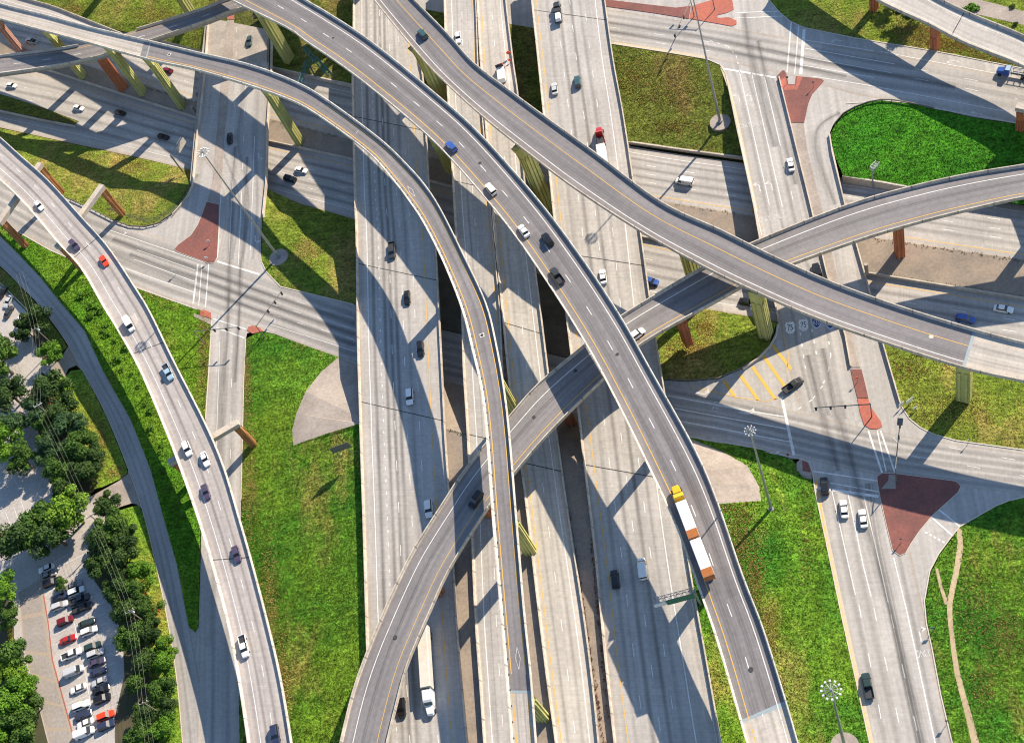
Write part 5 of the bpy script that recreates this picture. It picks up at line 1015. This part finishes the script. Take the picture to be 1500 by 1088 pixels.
def gantry(label, bx, by, zb, zt, ex, ey, panels, m, pole_r=.32, s=.7):
    b = P(bx, by, zb); t = thing('overhead_sign', label, 'overhead sign', b); top = Vector((b.x, b.y, zt)); e = P(ex, ey, zt)
    k = MB(); k.tube(b, top + Vector((0, 0, .8)), pole_r, pole_r * .8, 10); k.build('pole', m, t)
    k = MB(); truss(k, top, e, s); k.build('truss_arm', m, t); d = (e - top).normalized(); n = Vector((-d.y, d.x, 0))
    for f0, f1, hh, pm, sd in panels:
        q0, q1 = top.lerp(e, f0), top.lerp(e, f1); off = n * sd * (s + .2); k = MB()
        k.loft([[q0 + off + Vector((0, 0, -hh / 2)), q1 + off + Vector((0, 0, -hh / 2)), q1 + off + Vector((0, 0, hh / 2)), q0 + off + Vector((0, 0, hh / 2))], [v + n * sd * .12 for v in (q0 + off + Vector((0, 0, -hh / 2)), q1 + off + Vector((0, 0, -hh / 2)), q1 + off + Vector((0, 0, hh / 2)), q0 + off + Vector((0, 0, hh / 2)))]]); k.build('sign_panel', pm, t)
    return t
gantry('green overhead sign reaching over the widest raised highway near the bottom', 1026, 885, U - 1, U + 7.2, 957, 882, [(.03, .70, 2.6, m_signg, -1 if False else 1), (.71, 1.0, 1.6, m_signw, 1)], m_metal)
gantry('overhead sign on a bent arm beside the upper left street bridge, seen from behind', 268, 252, -2.6, 5.0, 268, 203, [(.35, .95, 2.4, m_conc, -1)], m_metal, .3, .6)
gantry('lattice sign arm in front of the lush oval lawn', 1279, 274, -4.6, 3.2, 1286, 238, [], m_metal, .28, .6)
gantry('lattice sign arm next to the big green column', 1108, 478, -5.6, 3.0, 1110, 430, [(.5, .95, 2.2, m_rail, 1)], m_metal, .28, .6)
gantry('teal overhead sign between the ramps at the top left', 462, 112, -3.4, 3.6, 440, 122, [], plain('teal_sign_frame', (.03, .16, .16), .6), .28, .6)
gantry('teal overhead sign arm carrying a pale panel over the shaded grass', 458, 92, -3.0, 4.2, 484, 112, [(.45, .98, 2.4, plain('teal_panel', (.04, .22, .20), .6), 1)], plain('teal_sign_frame', (.03, .16, .16), .6), .28, .6)
def guardrail(label, pts, z=.02):
    p = [P(a[0], a[1], z) for a in pts]; o = p[0]; t = thing('guardrail', label, 'guardrail', o); k = MB()
    for a, b in zip(p[:-1], p[1:]):
        d = (b - a).normalized(); s = Vector((-d.y, d.x, 0)) * .09; up1, up0 = Vector((0, 0, .78)), Vector((0, 0, .42))
        k.add([a - s + up0, b - s + up0, b - s + up1, a - s + up1, a + s + up0, b + s + up0, b + s + up1, a + s + up1], [(0, 1, 2, 3), (7, 6, 5, 4), (3, 2, 6, 7), (0, 4, 5, 1)])
    k.build('rail', m_rail, t); acc = 0
    for a, b in zip(p[:-1], p[1:]):
        ln = (b - a).length; x = -acc
        while x < ln:
            if x >= 0: q = a.lerp(b, x / ln); m = MB(); m.box(q + Vector((0, 0, .38)), .22, .22, .9); m.build('rail_post', m_wood, t)
            x += 2.6
        acc = (acc + ln) % 2.6
guardrail('weathered guardrail curving around the lawn at the left crossing', [(104, 293), (135, 307.5), (165, 323), (190, 332), (212, 333.5), (232, 328.5), (250, 316.5), (262, 303.5)])
guardrail('weathered guardrail along the shaded lawn beside the yellow stripes', [(975, 557), (1010, 559), (1053, 555), (1087, 540), (1100, 531)])
guardrail('dark guardrail around the top of the lush oval lawn', [(1223, 182), (1235, 168), (1252, 158.5), (1271, 151.5), (1290, 148), (1309, 148.5), (1335, 153), (1368, 160.5)])
wall('barrier_wall', 'concrete barrier curving along the lawn near the pavement shields', [(1139, 474, .9), (1137, 490, .9), (1127, 507, .9), (1110, 524, .9), (1088, 539, .9)], -.1, 1.0, m_barrier, .35, 'barrier')
wall('barrier_wall', 'concrete barrier closing the rounded end of the upper left street bridge', [(281, 271, .9), (275, 285, .9), (262, 302, .9), (252, 313, .9)], -.1, 1.0, m_barrier, .35, 'barrier')
wall('barrier_wall', 'concrete barrier beside the grass wedge on the sunken freeway', [(-40, 151, -5.4), (0, 162, -5.4), (60, 175, -5.4), (108, 184, -5.4)], -6.6, 1.2, m_barrier, .4, 'barrier')
# ================================================================== utility poles and cables
UP = [(28, 400), (51, 480), (54, 592), (131, 754), (189, 894), (209, 1028), (222, 1130)]
heads = []
for i, (x, y) in enumerate(UP):
    top = P(x, y, 11.5); b = Vector((top.x, top.y, 0)); nx = P(*UP[min(i + 1, len(UP) - 1)], 11.5) - P(*UP[max(0, i - 1)], 11.5); nx.z = 0; nx.normalize(); s = Vector((-nx.y, nx.x, 0))
    heads.append((top, s))
    if 0 < i < 6:
        t = thing('utility_pole', ['', 'timber utility pole with transformers near the upper driveway', 'timber utility pole with a pale crossarm among dark trees', 'timber utility pole at the brick driveway in the trees', 'timber utility pole rising between the trees above the red leaves', 'timber utility pole near the bottom with three pale insulators'][i], 'utility pole', b, 'utility poles among the trees')
        k = MB(); k.tube(b, top, .2, .14, 8); k.build('pole', m_wood, t); k = MB(); k.box(top - Vector((0, 0, .6)), 2.7, .14, .18, s); k.build('crossarm', m_signw if i == 2 else m_wood, t)
        for j in (-1.1, 0.0, 1.1): k = MB(); q = top + s * j; k.tube(q - Vector((0, 0, .5)), q + Vector((0, 0, .12)), .09, .09, 6); k.build('insulator', m_lamp, t)
        if i in (1, 4): k = MB(); q = top + s * .4 - Vector((0, 0, 1.8)); k.tube(q, q + Vector((0, 0, 1.0)), .3, .3, 10); k.build('transformer', m_signw, t)
for j in (-1.1, 0.0, 1.1):
    k = MB()
    for (a, s1), (b, s2) in zip(heads[:-1], heads[1:]):
        p0, p1 = a + s1 * j, b + s2 * j; prev = None
        for q in range(9):
            f = q / 8; v = p0.lerp(p1, f) - Vector((0, 0, 4 * .7 * f * (1 - f)))
            if prev is not None: k.tube(prev, v, .02, .02, 4)
            prev = v
    o = k.build('power_line', m_wire, None, loc=heads[0][0]); tag(o, {-1.1: 'power cable strung along the tree row, the one nearest the side road', 0.0: 'power cable strung along the tree row, the middle of three', 1.1: 'power cable strung along the tree row, the one nearest the parking lot'}[j], 'power line', 'power cables over the trees')
# ================================================================== trees and shrubs
FOL = {'dark': foliage('dark_leaves', (.020, .050, .010), (.060, .115, .018)), 'mid': foliage('mid_leaves', (.032, .080, .010), (.085, .165, .018)), 'bright': foliage('bright_leaves', (.055, .14, .008), (.13, .27, .016)), 'lime': foliage('lime_leaves', (.09, .18, .010), (.20, .34, .025)), 'blue': foliage('bluish_leaves', (.028, .068, .022), (.065, .13, .04))}
m_bark = plain('bark', (.11, .085, .06), .95)
def crown_mesh(seed, n, ls, flat=.8):
    rnd = random.Random(seed); v = []; f = []
    lobes = []
    for i in range(22):
        a = rnd.uniform(0, 6.283); r = rnd.random() ** .6 * rnd.uniform(.6, 1.0) * (.8 + .2 * math.sin(2 * a + seed)); z = rnd.uniform(.0, .75) * (1.2 - r)
        lobes.append((math.cos(a) * r, math.sin(a) * r, z, rnd.uniform(.13, .36)))
    for i in range(n):
        lx, ly, lz, lr = lobes[rnd.randrange(len(lobes))]
        d = Vector((rnd.gauss(0, 1), rnd.gauss(0, 1), rnd.gauss(.25, .9))).normalized(); k = lr * rnd.uniform(.62, 1.08)
        p = Vector((lx, ly, lz)) + Vector((d.x * k, d.y * k, d.z * k * flat))
        nrm = (d + Vector((rnd.gauss(0, .55), rnd.gauss(0, .55), rnd.gauss(.2, .5)))).normalized(); u = nrm.orthogonal().normalized(); u = Quaternion(nrm, rnd.uniform(0, 6.28)) @ u; w = nrm.cross(u)
        s = ls * rnd.uniform(.6, 1.3); o = len(v)
        v += [p - u * s - w * s * .5, p + u * s * .2 - w * s * .75, p + u * s * 1.1, p + u * s * .1 + w * s * .7]
        f.append((o, o + 1, o + 2, o + 3))
    me = bpy.data.meshes.new('crown'); me.from_pydata(v, [], f); me.materials.append(FOL['dark']); me.update(); return me
CROWNS = [crown_mesh(s, 6200, .046) for s in (3, 11, 27, 42, 58)]
SHRUBS = [crown_mesh(s, 500, .16) for s in (5, 8)]
def trunk_mesh(seed):
    rnd = random.Random(seed); k = MB(); k.tube((0, 0, -.75), (0, 0, -.1), .055, .04, 8)
    for i in range(5):
        a = i * 1.257 + rnd.uniform(-.3, .3); k.tube((0, 0, -.25), (math.cos(a) * .42, math.sin(a) * .42, rnd.uniform(.1, .4)), .03, .012, 6)
    o = k.build('trunk', m_bark); me = o.data; bpy.data.objects.remove(o); return me
TRUNKS = [trunk_mesh(s) for s in (1, 2)]
def tree(px, py, rpx, kind, label, group=None, shrub=False, zg=0.0, name=None):
    c = P(px, py, 4 if not shrub else .6); sc = (P(px + rpx, py, 4) - P(px, py, 4)).length * (1.14 if shrub or rpx < 13 else 1.34)
    rnd = random.Random(px * 31 + py); hz = sc * (.95 if not shrub else .55) ; base = Vector((c.x, c.y, zg))
    t = thing(name or ('shrub' if shrub else 'tree'), label, 'shrub' if shrub else 'tree', base, group)
    cr_ = bpy.data.objects.new('crown', (SHRUBS if shrub else CROWNS)[rnd.randrange(2 if shrub else 5)]); COL.objects.link(cr_); cr_.parent = t
    cr_.location = (0, 0, max(1.8, hz * .75) if not shrub else .2); cr_.scale = (sc, sc * rnd.uniform(.9, 1.08), hz * rnd.uniform(.9, 1.1)); cr_.rotation_euler = (0, 0, rnd.uniform(0, 6.28))
    cr_.material_slots[0].link = 'OBJECT'; cr_.material_slots[0].material = FOL[kind]
    if not shrub:
        tr = bpy.data.objects.new('trunk', TRUNKS[rnd.randrange(2)]); COL.objects.link(tr); tr.parent = t; zc = cr_.location.z; tr.location = (0, 0, zc); tr.scale = (sc, sc, zc / .75)
    return t
TG = 'trees around the parking lot'
TREES = [(56, 470, 17, 'dark', 'dark tree overhanging the side road kerb near the topmost utility pole'), (37, 483, 14, 'dark', 'dark tree covering the end of the white pickup by the fence'), (75, 517, 15, 'bright', 'small bright tree beside the upper driveway'), (8, 538, 30, 'mid', 'big rounded tree at the left edge beside the upper lot'), (2, 510, 16, 'dark', 'small dark tree at the left edge above the big rounded one'),
    (20, 582, 22, 'dark', 'dark tree left of the pale crossarm'), (84, 574, 23, 'dark', 'dark tree below the upper driveway apron'), (58, 605, 20, 'blue', 'bluish tree under the pale crossarm'), (98, 606, 22, 'dark', 'dark tree beside the lime lawn strip, upper of the row'), (22, 625, 20, 'blue', 'bluish tree at the edge of the upper lot'), (108, 628, 22, 'blue', 'bluish dark tree against the bright lawn strip'), (72, 628, 17, 'mid', 'mid green tree under the cables'),
    (15, 655, 26, 'bright', 'bright green tree at the left edge above the stall lines'), (37, 676, 20, 'mid', 'mid green tree joined to the bright one at the left edge'), (78, 662, 20, 'blue', 'bluish tree left of the cables'), (122, 660, 22, 'mid', 'mid green tree bulging onto the lime lawn'), (140, 672, 18, 'dark', 'dark tree furthest out on the lime lawn strip'), (90, 693, 20, 'mid', 'mid green tree beside the dappled lot'), (132, 698, 20, 'dark', 'dark tree just above the lower driveway'), (95, 718, 16, 'dark', 'dark tree at the corner of the dappled lot'), (112, 690, 16, 'dark', 'small dark tree between two larger ones under the cables'),
    (112, 757, 27, 'lime', 'yellow green tree left of the brick driveway'), (65, 778, 28, 'mid', 'upper half of the big tree pair in the lot middle'), (45, 800, 30, 'dark', 'big dark tree covering the lot at left of the grey sedans'), (86, 790, 26, 'dark', 'dark tree joined to the right side of the big one'), (163, 745, 19, 'dark', 'dark tree right of the brick driveway'), (172, 776, 22, 'mid', 'mid green tree below the lower driveway lawn'), (158, 800, 22, 'dark', 'dark tree shading the lot stripes'), (188, 797, 20, 'dark', 'dark tree beside the bright verge'), (148, 830, 20, 'dark', 'dark tree at the edge of the upper parking bays'), (182, 828, 22, 'dark', 'dark tree between two cables above the red leaves'), (205, 836, 17, 'bright', 'bright small tree on the verge of the side road'),
    (85, 852, 11, 'mid', 'small round tree between parked cars'), (6, 872, 24, 'bright', 'bright tree at the left edge above the flower bed'), (14, 900, 14, 'mid', 'small mid green tree above the yellow flowers'), (175, 862, 18, 'dark', 'dark tree next to the parking row, uppermost'), (198, 870, 18, 'mid', 'mid green tree with reddish leaves beside it'), (190, 902, 20, 'dark', 'dark tree beside the pale transformer'), (216, 898, 17, 'mid', 'mid green tree on the verge below the red leaves'), (222, 928, 17, 'dark', 'dark tree near the kerb, halfway down the verge'), (195, 938, 20, 'mid', 'mid green tree under the cables near the bottom'), (238, 948, 15, 'bright', 'bright tree leaning over the kerb'), (240, 975, 17, 'bright', 'bright tree over the kerb, second from the bend'), (212, 970, 19, 'dark', 'dark tree beside the insulators'), (198, 1000, 17, 'mid', 'mid green tree left of the lowest utility pole'), (238, 1010, 19, 'mid', 'mid green tree over the narrow sidewalk strip'), (246, 1035, 15, 'dark', 'dark tree overhanging the narrow sidewalk strip'), (215, 1045, 17, 'dark', 'dark tree directly below the lowest utility pole'), (240, 1068, 19, 'bright', 'bright tree at the bottom of the kerb row'), (205, 1078, 19, 'mid', 'mid green tree at the bottom edge near the lot'), (228, 1096, 16, 'dark', 'dark tree cut by the bottom edge'),
    (24, 965, 23, 'mid', 'mid green tree beside the lane below the yellow flowers'), (14, 992, 24, 'lime', 'lime green tree at the lower left, above the large one'), (42, 1000, 14, 'bright', 'small bright tree at the lane edge'), (28, 1030, 27, 'bright', 'large bright tree bulging over the lower left lane'), (50, 1030, 15, 'mid', 'small tree on the right flank of the large lower left one'), (12, 1050, 24, 'mid', 'mid green tree at the lower left edge'), (38, 1068, 25, 'mid', 'mid green tree at the lower left corner beside the lane'), (14, 1092, 24, 'bright', 'bright tree cut by the lower left corner')]
for a in TREES: tree(*a[:4], a[4], TG)
SG = 'shrubs of the verges'
FL = {'yellow': foliage('yellow_flowers', (.55, .42, .01), (.75, .62, .03)), 'rust': foliage('rust_leaves', (.40, .10, .02), (.55, .18, .05))}
FOL.update(FL)
for i, (x, y) in enumerate([(11, 916), (13, 922), (14, 929), (15, 935), (17, 942)]): tree(x, y, 3.2, 'yellow', ['topmost', 'second', 'third', 'fourth', 'lowest'][i] + ' of five round yellow flowering shrubs at the lot edge', 'yellow flowering shrubs', True)
for x, y, r, k, l in [(212, 873, 6, 'rust', 'rust coloured shrub on the verge, upper one'), (228, 892, 6, 'rust', 'rust coloured shrub on the verge, lower one'), (80, 585, 7, 'rust', 'rust coloured shrub below the upper driveway'), (1422, 12, 13, 'bright', 'bright shrub behind the top right ramp'), (1483, 9, 6, 'dark', 'small dark tree on the path side at the top right'), (1487, 35, 6, 'dark', 'small dark tree below the path at the top right'), (1412, 983, 0.1, 'mid', '')]:
    if l: tree(x, y, r, k, l, SG, True)
rnd = random.Random(5); n = 0
WEED = [(120, 428), (132, 445), (140, 462), (150, 478), (158, 492), (168, 505), (176, 520), (184, 536), (192, 552), (200, 568), (208, 585), (216, 600), (226, 622), (232, 645), (238, 665), (246, 690), (255, 712), (262, 735), (268, 755), (108, 415), (128, 425), (146, 455), (163, 483), (180, 512)]
for x, y in WEED: tree(x + rnd.uniform(-9, 4), y + rnd.uniform(-7, 7), rnd.uniform(3.5, 9), 'bright', 'bright leafy weed clump on the bank along the pale left ramp', 'weed clumps along the left ramp', True, .03)
tree(1337, 14, 20, 'dark', 'dark tree beside the top right ramp, mostly hidden by it', 'trees by the top right ramp'); tree(1308, -8, 16, 'dark', 'dark tree cut by the top edge beside the top right ramp', 'trees by the top right ramp')

# ================================================================== grass blades on the lawns (nobody could count them)
import numpy as np
rng = np.random.default_rng(4)
Rm = np.array([list(r) for r in R])
PATHS = [([(1372, -4), (1400, 4), (1500, 28), (1560, 44)], 11), ([(1405, 773), (1406, 801), (1400, 841), (1391, 885), (1394, 930), (1402, 985), (1416, 1039), (1428, 1088)], 4.2), ([(1372, 832), (1378, 860), (1387, 885)], 2.2), ([(1144, 747), (1168, 741), (1193, 736)], 1.4)]
def on_path(px, py):
    o = np.zeros(len(px), bool)
    for pts, w in PATHS:
        for (x0, y0), (x1, y1) in zip(pts[:-1], pts[1:]):
            t = np.clip(((px - x0) * (x1 - x0) + (py - y0) * (y1 - y0)) / ((x1 - x0) ** 2 + (y1 - y0) ** 2), 0, 1)
            o |= np.hypot(px - x0 - t * (x1 - x0), py - y0 - t * (y1 - y0)) < w * rng.uniform(.55, 1.3, len(px))
    return o
def tufts(tris, dens, hmean, spots=None):
    T = np.array([[list(v) for v in t] for t in tris]); a, b, c = T[:, 0], T[:, 1], T[:, 2]
    ar_ = np.linalg.norm(np.cross(b - a, c - a), axis=1) / 2
    n = rng.poisson(ar_ * dens); k = np.repeat(np.arange(len(T)), n); r1_, r2_ = rng.random(len(k)), rng.random(len(k)); f = r1_ + r2_ > 1; r1_[f], r2_[f] = 1 - r1_[f], 1 - r2_[f]
    p = a[k] + (b - a)[k] * r1_[:, None] + (c - a)[k] * r2_[:, None]
    v = (p - [0, 0, H]) @ Rm; px = CX + F * v[:, 0] / v[:, 2]; py = CY + F * v[:, 1] / v[:, 2]
    keep = ~on_path(px, py)
    keep &= (px > -25) & (px < 1525) & (py > -25) & (py < 1113)
    if spots is not None:
        w = np.zeros(len(p))
        for x, y, rx, ry, am in spots: w = np.maximum(w, am * np.exp(-(((px - x) / rx) ** 2 + ((py - y) / ry) ** 2)))
        keep &= rng.random(len(p)) < w
    return p[keep]
def grass(name, pts, hm, m, nb=4):
    n = len(pts); N = n * nb; p = np.repeat(pts, nb, 0); an = rng.random(N) * 6.283; h = hm * rng.uniform(.6, 1.35, N) * np.repeat(rng.uniform(.7, 1.3, n), nb); w = rng.uniform(.45, .8, N) * (hm * .5 + .03)
    d = np.stack([np.cos(an), np.sin(an), np.zeros(N)], 1); s_ = np.stack([-d[:, 1], d[:, 0], np.zeros(N)], 1); le = rng.uniform(.3, 1.0, N) * h
    b0 = p + d * .04 - s_ * w[:, None] - [0, 0, .03]; b1 = p + d * .04 + s_ * w[:, None] - [0, 0, .03]; tp = p + d * le[:, None] + np.stack([np.zeros(N), np.zeros(N), h], 1)
    V = np.stack([b0, b1, tp], 1).reshape(-1, 3); me = bpy.data.meshes.new(name)
    me.vertices.add(len(V)); me.vertices.foreach_set('co', V.ravel()); me.loops.add(3 * N); me.loops.foreach_set('vertex_index', np.arange(3 * N, dtype=np.int32)); me.polygons.add(N)
    me.polygons.foreach_set('loop_start', np.arange(0, 3 * N, 3, dtype=np.int32)); me.polygons.foreach_set('loop_total', np.full(N, 3, dtype=np.int32)); me.update(); me.validate(); me.materials.append(m)
    o = bpy.data.objects.new(name, me); COL.objects.link(o); o['kind'] = 'stuff'; return o
ALL = []
for mn, (m, tris) in LAWNS.items():
    if m is m_soil or m is m_ground: continue
    ALL += tris
    grass('grass', tufts(tris, 8 if m in (g_vivid, g_weeds, g_lush) else 5, 0), .19 if m in (g_vivid, g_weeds) else .16 if m is g_lush else .12, m)
m_dry = foliage('dry_grass', (.44, .33, .10), (.60, .46, .17))
DRY = [(1085, 790, 18, 60, .8), (1105, 860, 14, 60, .9), (1125, 930, 12, 50, .8), (1062, 745, 30, 8, .6), (362, 560, 6, 60, .6), (365, 700, 10, 80, .5), (395, 900, 10, 80, .7), (412, 1010, 10, 70, .8), (1400, 600, 60, 20, .3), (1330, 540, 30, 18, .5), (1420, 520, 50, 10, .5), (1470, 930, 30, 40, .45), (1440, 890, 50, 60, .2), (1440, 1000, 22, 30, .4), (1400, 66, 60, 12, .95), (1460, 88, 60, 10, .95), (1345, 48, 34, 16, .8),
       (980, 130, 50, 30, .35), (930, 110, 25, 30, .4), (985, 185, 30, 10, .5), (165, 180, 20, 14, .6), (190, 245, 25, 12, .5), (120, 240, 25, 12, .5), (1030, 480, 14, 10, .8), (1010, 510, 30, 14, .6), (450, 370, 16, 20, .4), (250, 430, 40, 10, .4), (300, 520, 8, 60, .6), (150, 640, 14, 40, .5), (170, 690, 16, 10, .7), (110, 15, 12, 6, .6), (230, 22, 30, 10, .4), (1180, 790, 8, 60, .3)]
P_ = tufts(ALL, 24, 0, DRY); grass('dry_grass', P_ + [0, 0, .03], .23, m_dry)
m_lf = foliage('lime_blades', (.24, .40, .025), (.34, .50, .045))
LIMES = [(175, 470, 10, 40, .5), (140, 440, 14, 20, .4), (215, 590, 8, 50, .5), (385, 620, 12, 60, .35), (380, 800, 14, 90, .4), (1190, 900, 14, 80, .3), (1150, 900, 10, 70, .5), (480, 880, 30, 60, .2)]
grass('lime_grass', tufts(ALL, 10, 0, LIMES) + [0, 0, .03], .22, m_lf)

# weeds growing in the joints beside the carriageways and on the median slopes
def along(pts, n, jit):
    o = []
    seg = [P(a[0], a[1], a[2]) for a in pts]
    for _ in range(n):
        i = rng.integers(len(seg) - 1); f = rng.random(); v = seg[i].lerp(seg[i + 1], f); o.append([v.x + rng.normal() * jit, v.y + rng.normal() * jit, v.z])
    return np.array(o)
m_rusty = foliage('rusty_weeds', (.20, .07, .03), (.30, .13, .06))
grass('weeds', np.concatenate([along([(832, 745, 7.2), (846, 835, 7.2), (862, 935, 7.2), (885, 1088, 7.2)], 300, .2), along([(866, 790, 7.2), (876, 900, 7.2), (890, 1050, 7.2)], 150, .16)]), .3, m_rusty)
grass('weeds', np.concatenate([along([(1275, 349, -5.2), (1390, 366, -5.2), (1500, 383, -5.2)], 110, .3), along([(1285, 400, -5.8), (1390, 417, -5.8), (1500, 434, -5.8)], 70, .2), along([(205, 127, -5.2), (251, 139, -5.2), (290, 151, -5.2)], 60, .3), along([(390, 176, -5.2), (440, 187, -5.2), (498, 201, -5.2)], 60, .3), along([(655, 629, 7.1), (683, 637, 7.1)], 20, .2), along([(990, 300, -5.2), (1100, 317, -5.2)], 40, .25)]), .26, foliage('slope_weeds', (.035, .06, .015), (.10, .13, .03)))
# drains and patched cores on the decks
def deck_disc(rb, t, x, y, r, m, name='drain_patch', sq=None):
    w, f = on_deck(rb, x, y, 0); k = MB()
    if sq: k.box(w + Vector((0, 0, -.002)), r * 2.6, r * 2.6, .03, f); k.build(name, sq, t); k = MB()
    k.disc(w + Vector((0, 0, .02 if sq else .012)), r, 14); k.build(name, m, t)
for rb, t, x, y, r, m, q in [(rF3, F3, 579, 933, .55, m_joint, None), (rF1, F1, 904, 519, .5, m_joint, None), (rF1, F1, 1100, 980, .55, m_joint, None), (rF1, F1, 703, 239, .5, m_joint, None), (rF1, F1, 488, 56, .4, m_joint, None), (rF4, F4, 706, 491, .45, m_joint, m_line), (rF4, F4, 525, 195, .45, m_joint, m_line), (rF4, F4, 248, 80, .45, m_joint, m_line), (rF4, F4, 753, 936, .6, m_brick, None), (rF2, F2, 1364, 493, .55, m_kerb, None), (rF3, F3, 782, 611, .5, m_joint, None), (rF3, F3, 843, 543, .5, m_joint, None)]:
    deck_disc(rb, t, x, y, r, m, 'drain_patch', q)
# dark wheel wear across the junctions
m_wear, N_, L_, b_ = mat('tyre_wear', .85)
b_.inputs['Base Color'].default_value = (.10, .095, .095, 1)
uvn = N_.new('ShaderNodeUVMap').outputs[0]; sp = N_.new('ShaderNodeSeparateXYZ'); L_.new(uvn, sp.inputs[0])
gx = ramp(N_, L_, sp.outputs[0], [(0, g3(0)), (.28, g3(.5)), (.5, g3(1)), (.72, g3(.5)), (1, g3(0))]); nz = ramp(N_, L_, noise(N_, L_, mapv(N_, L_, uvn, (3, .05, 1)), 1.0, 4), [(.3, g3(.1)), (.7, g3(.55))])
al = mix(N_, L_, gx, nz, 1.0, 'MULTIPLY'); L_.new(al, b_.inputs['Alpha'])
wr = MB()
for pts, w in [([(344, 215), (340, 300), (336, 390), (334, 470), (328, 560), (322, 700)], 3.2), ([(362, 230), (358, 330), (352, 400), (350, 470), (344, 560)], 2.4), ([(1205, 510), (1228, 610), (1250, 690), (1268, 760), (1295, 860), (1325, 980), (1350, 1088)], 3.4), ([(1183, 520), (1206, 610), (1226, 690)], 3.0), ([(1090, 20), (1098, 70), (1115, 140), (1135, 215)], 3.2), ([(1110, 60), (1122, 110), (1140, 170), (1165, 270)], 2.4), ([(165, 350), (300, 398), (420, 440), (520, 472)], 3.0), ([(190, 372), (300, 412), (420, 455), (520, 490)], 2.6), ([(150, 366), (300, 425), (400, 462), (520, 505)], 2.4),
               ([(890, 33), (1000, 50), (1100, 68), (1240, 98), (1400, 128)], 2.6), ([(890, 46), (1000, 63), (1100, 82), (1240, 112)], 2.4), ([(1230, 165), (1200, 185), (1196, 215), (1208, 262), (1222, 300)], 2.6), ([(160, 305), (215, 322), (255, 303), (290, 255)], 2.6)]:
    p = [P(a[0], a[1], .036) for a in pts]; q = []
    for i in range(len(p) - 1):
        for k in range(6): q.append(cr(p[max(0, i - 1)], p[i], p[i + 1], p[min(len(p) - 1, i + 2)], k / 6))
    q.append(p[-1]); vs, uv, d = [], [], 0
    for i, a in enumerate(q):
        t_ = (q[min(i + 1, len(q) - 1)] - q[max(0, i - 1)]).normalized(); n_ = Vector((-t_.y, t_.x, 0)) * w / 2; d += (a - q[max(0, i - 1)]).length
        vs += [a - n_, a + n_]; uv += [(0, d), (1, d)]
    wr.add(vs, [(2 * i, 2 * i + 1, 2 * i + 3, 2 * i + 2) for i in range(len(q) - 1)], uv)
struct(wr.build('tyre_wear', m_wear))
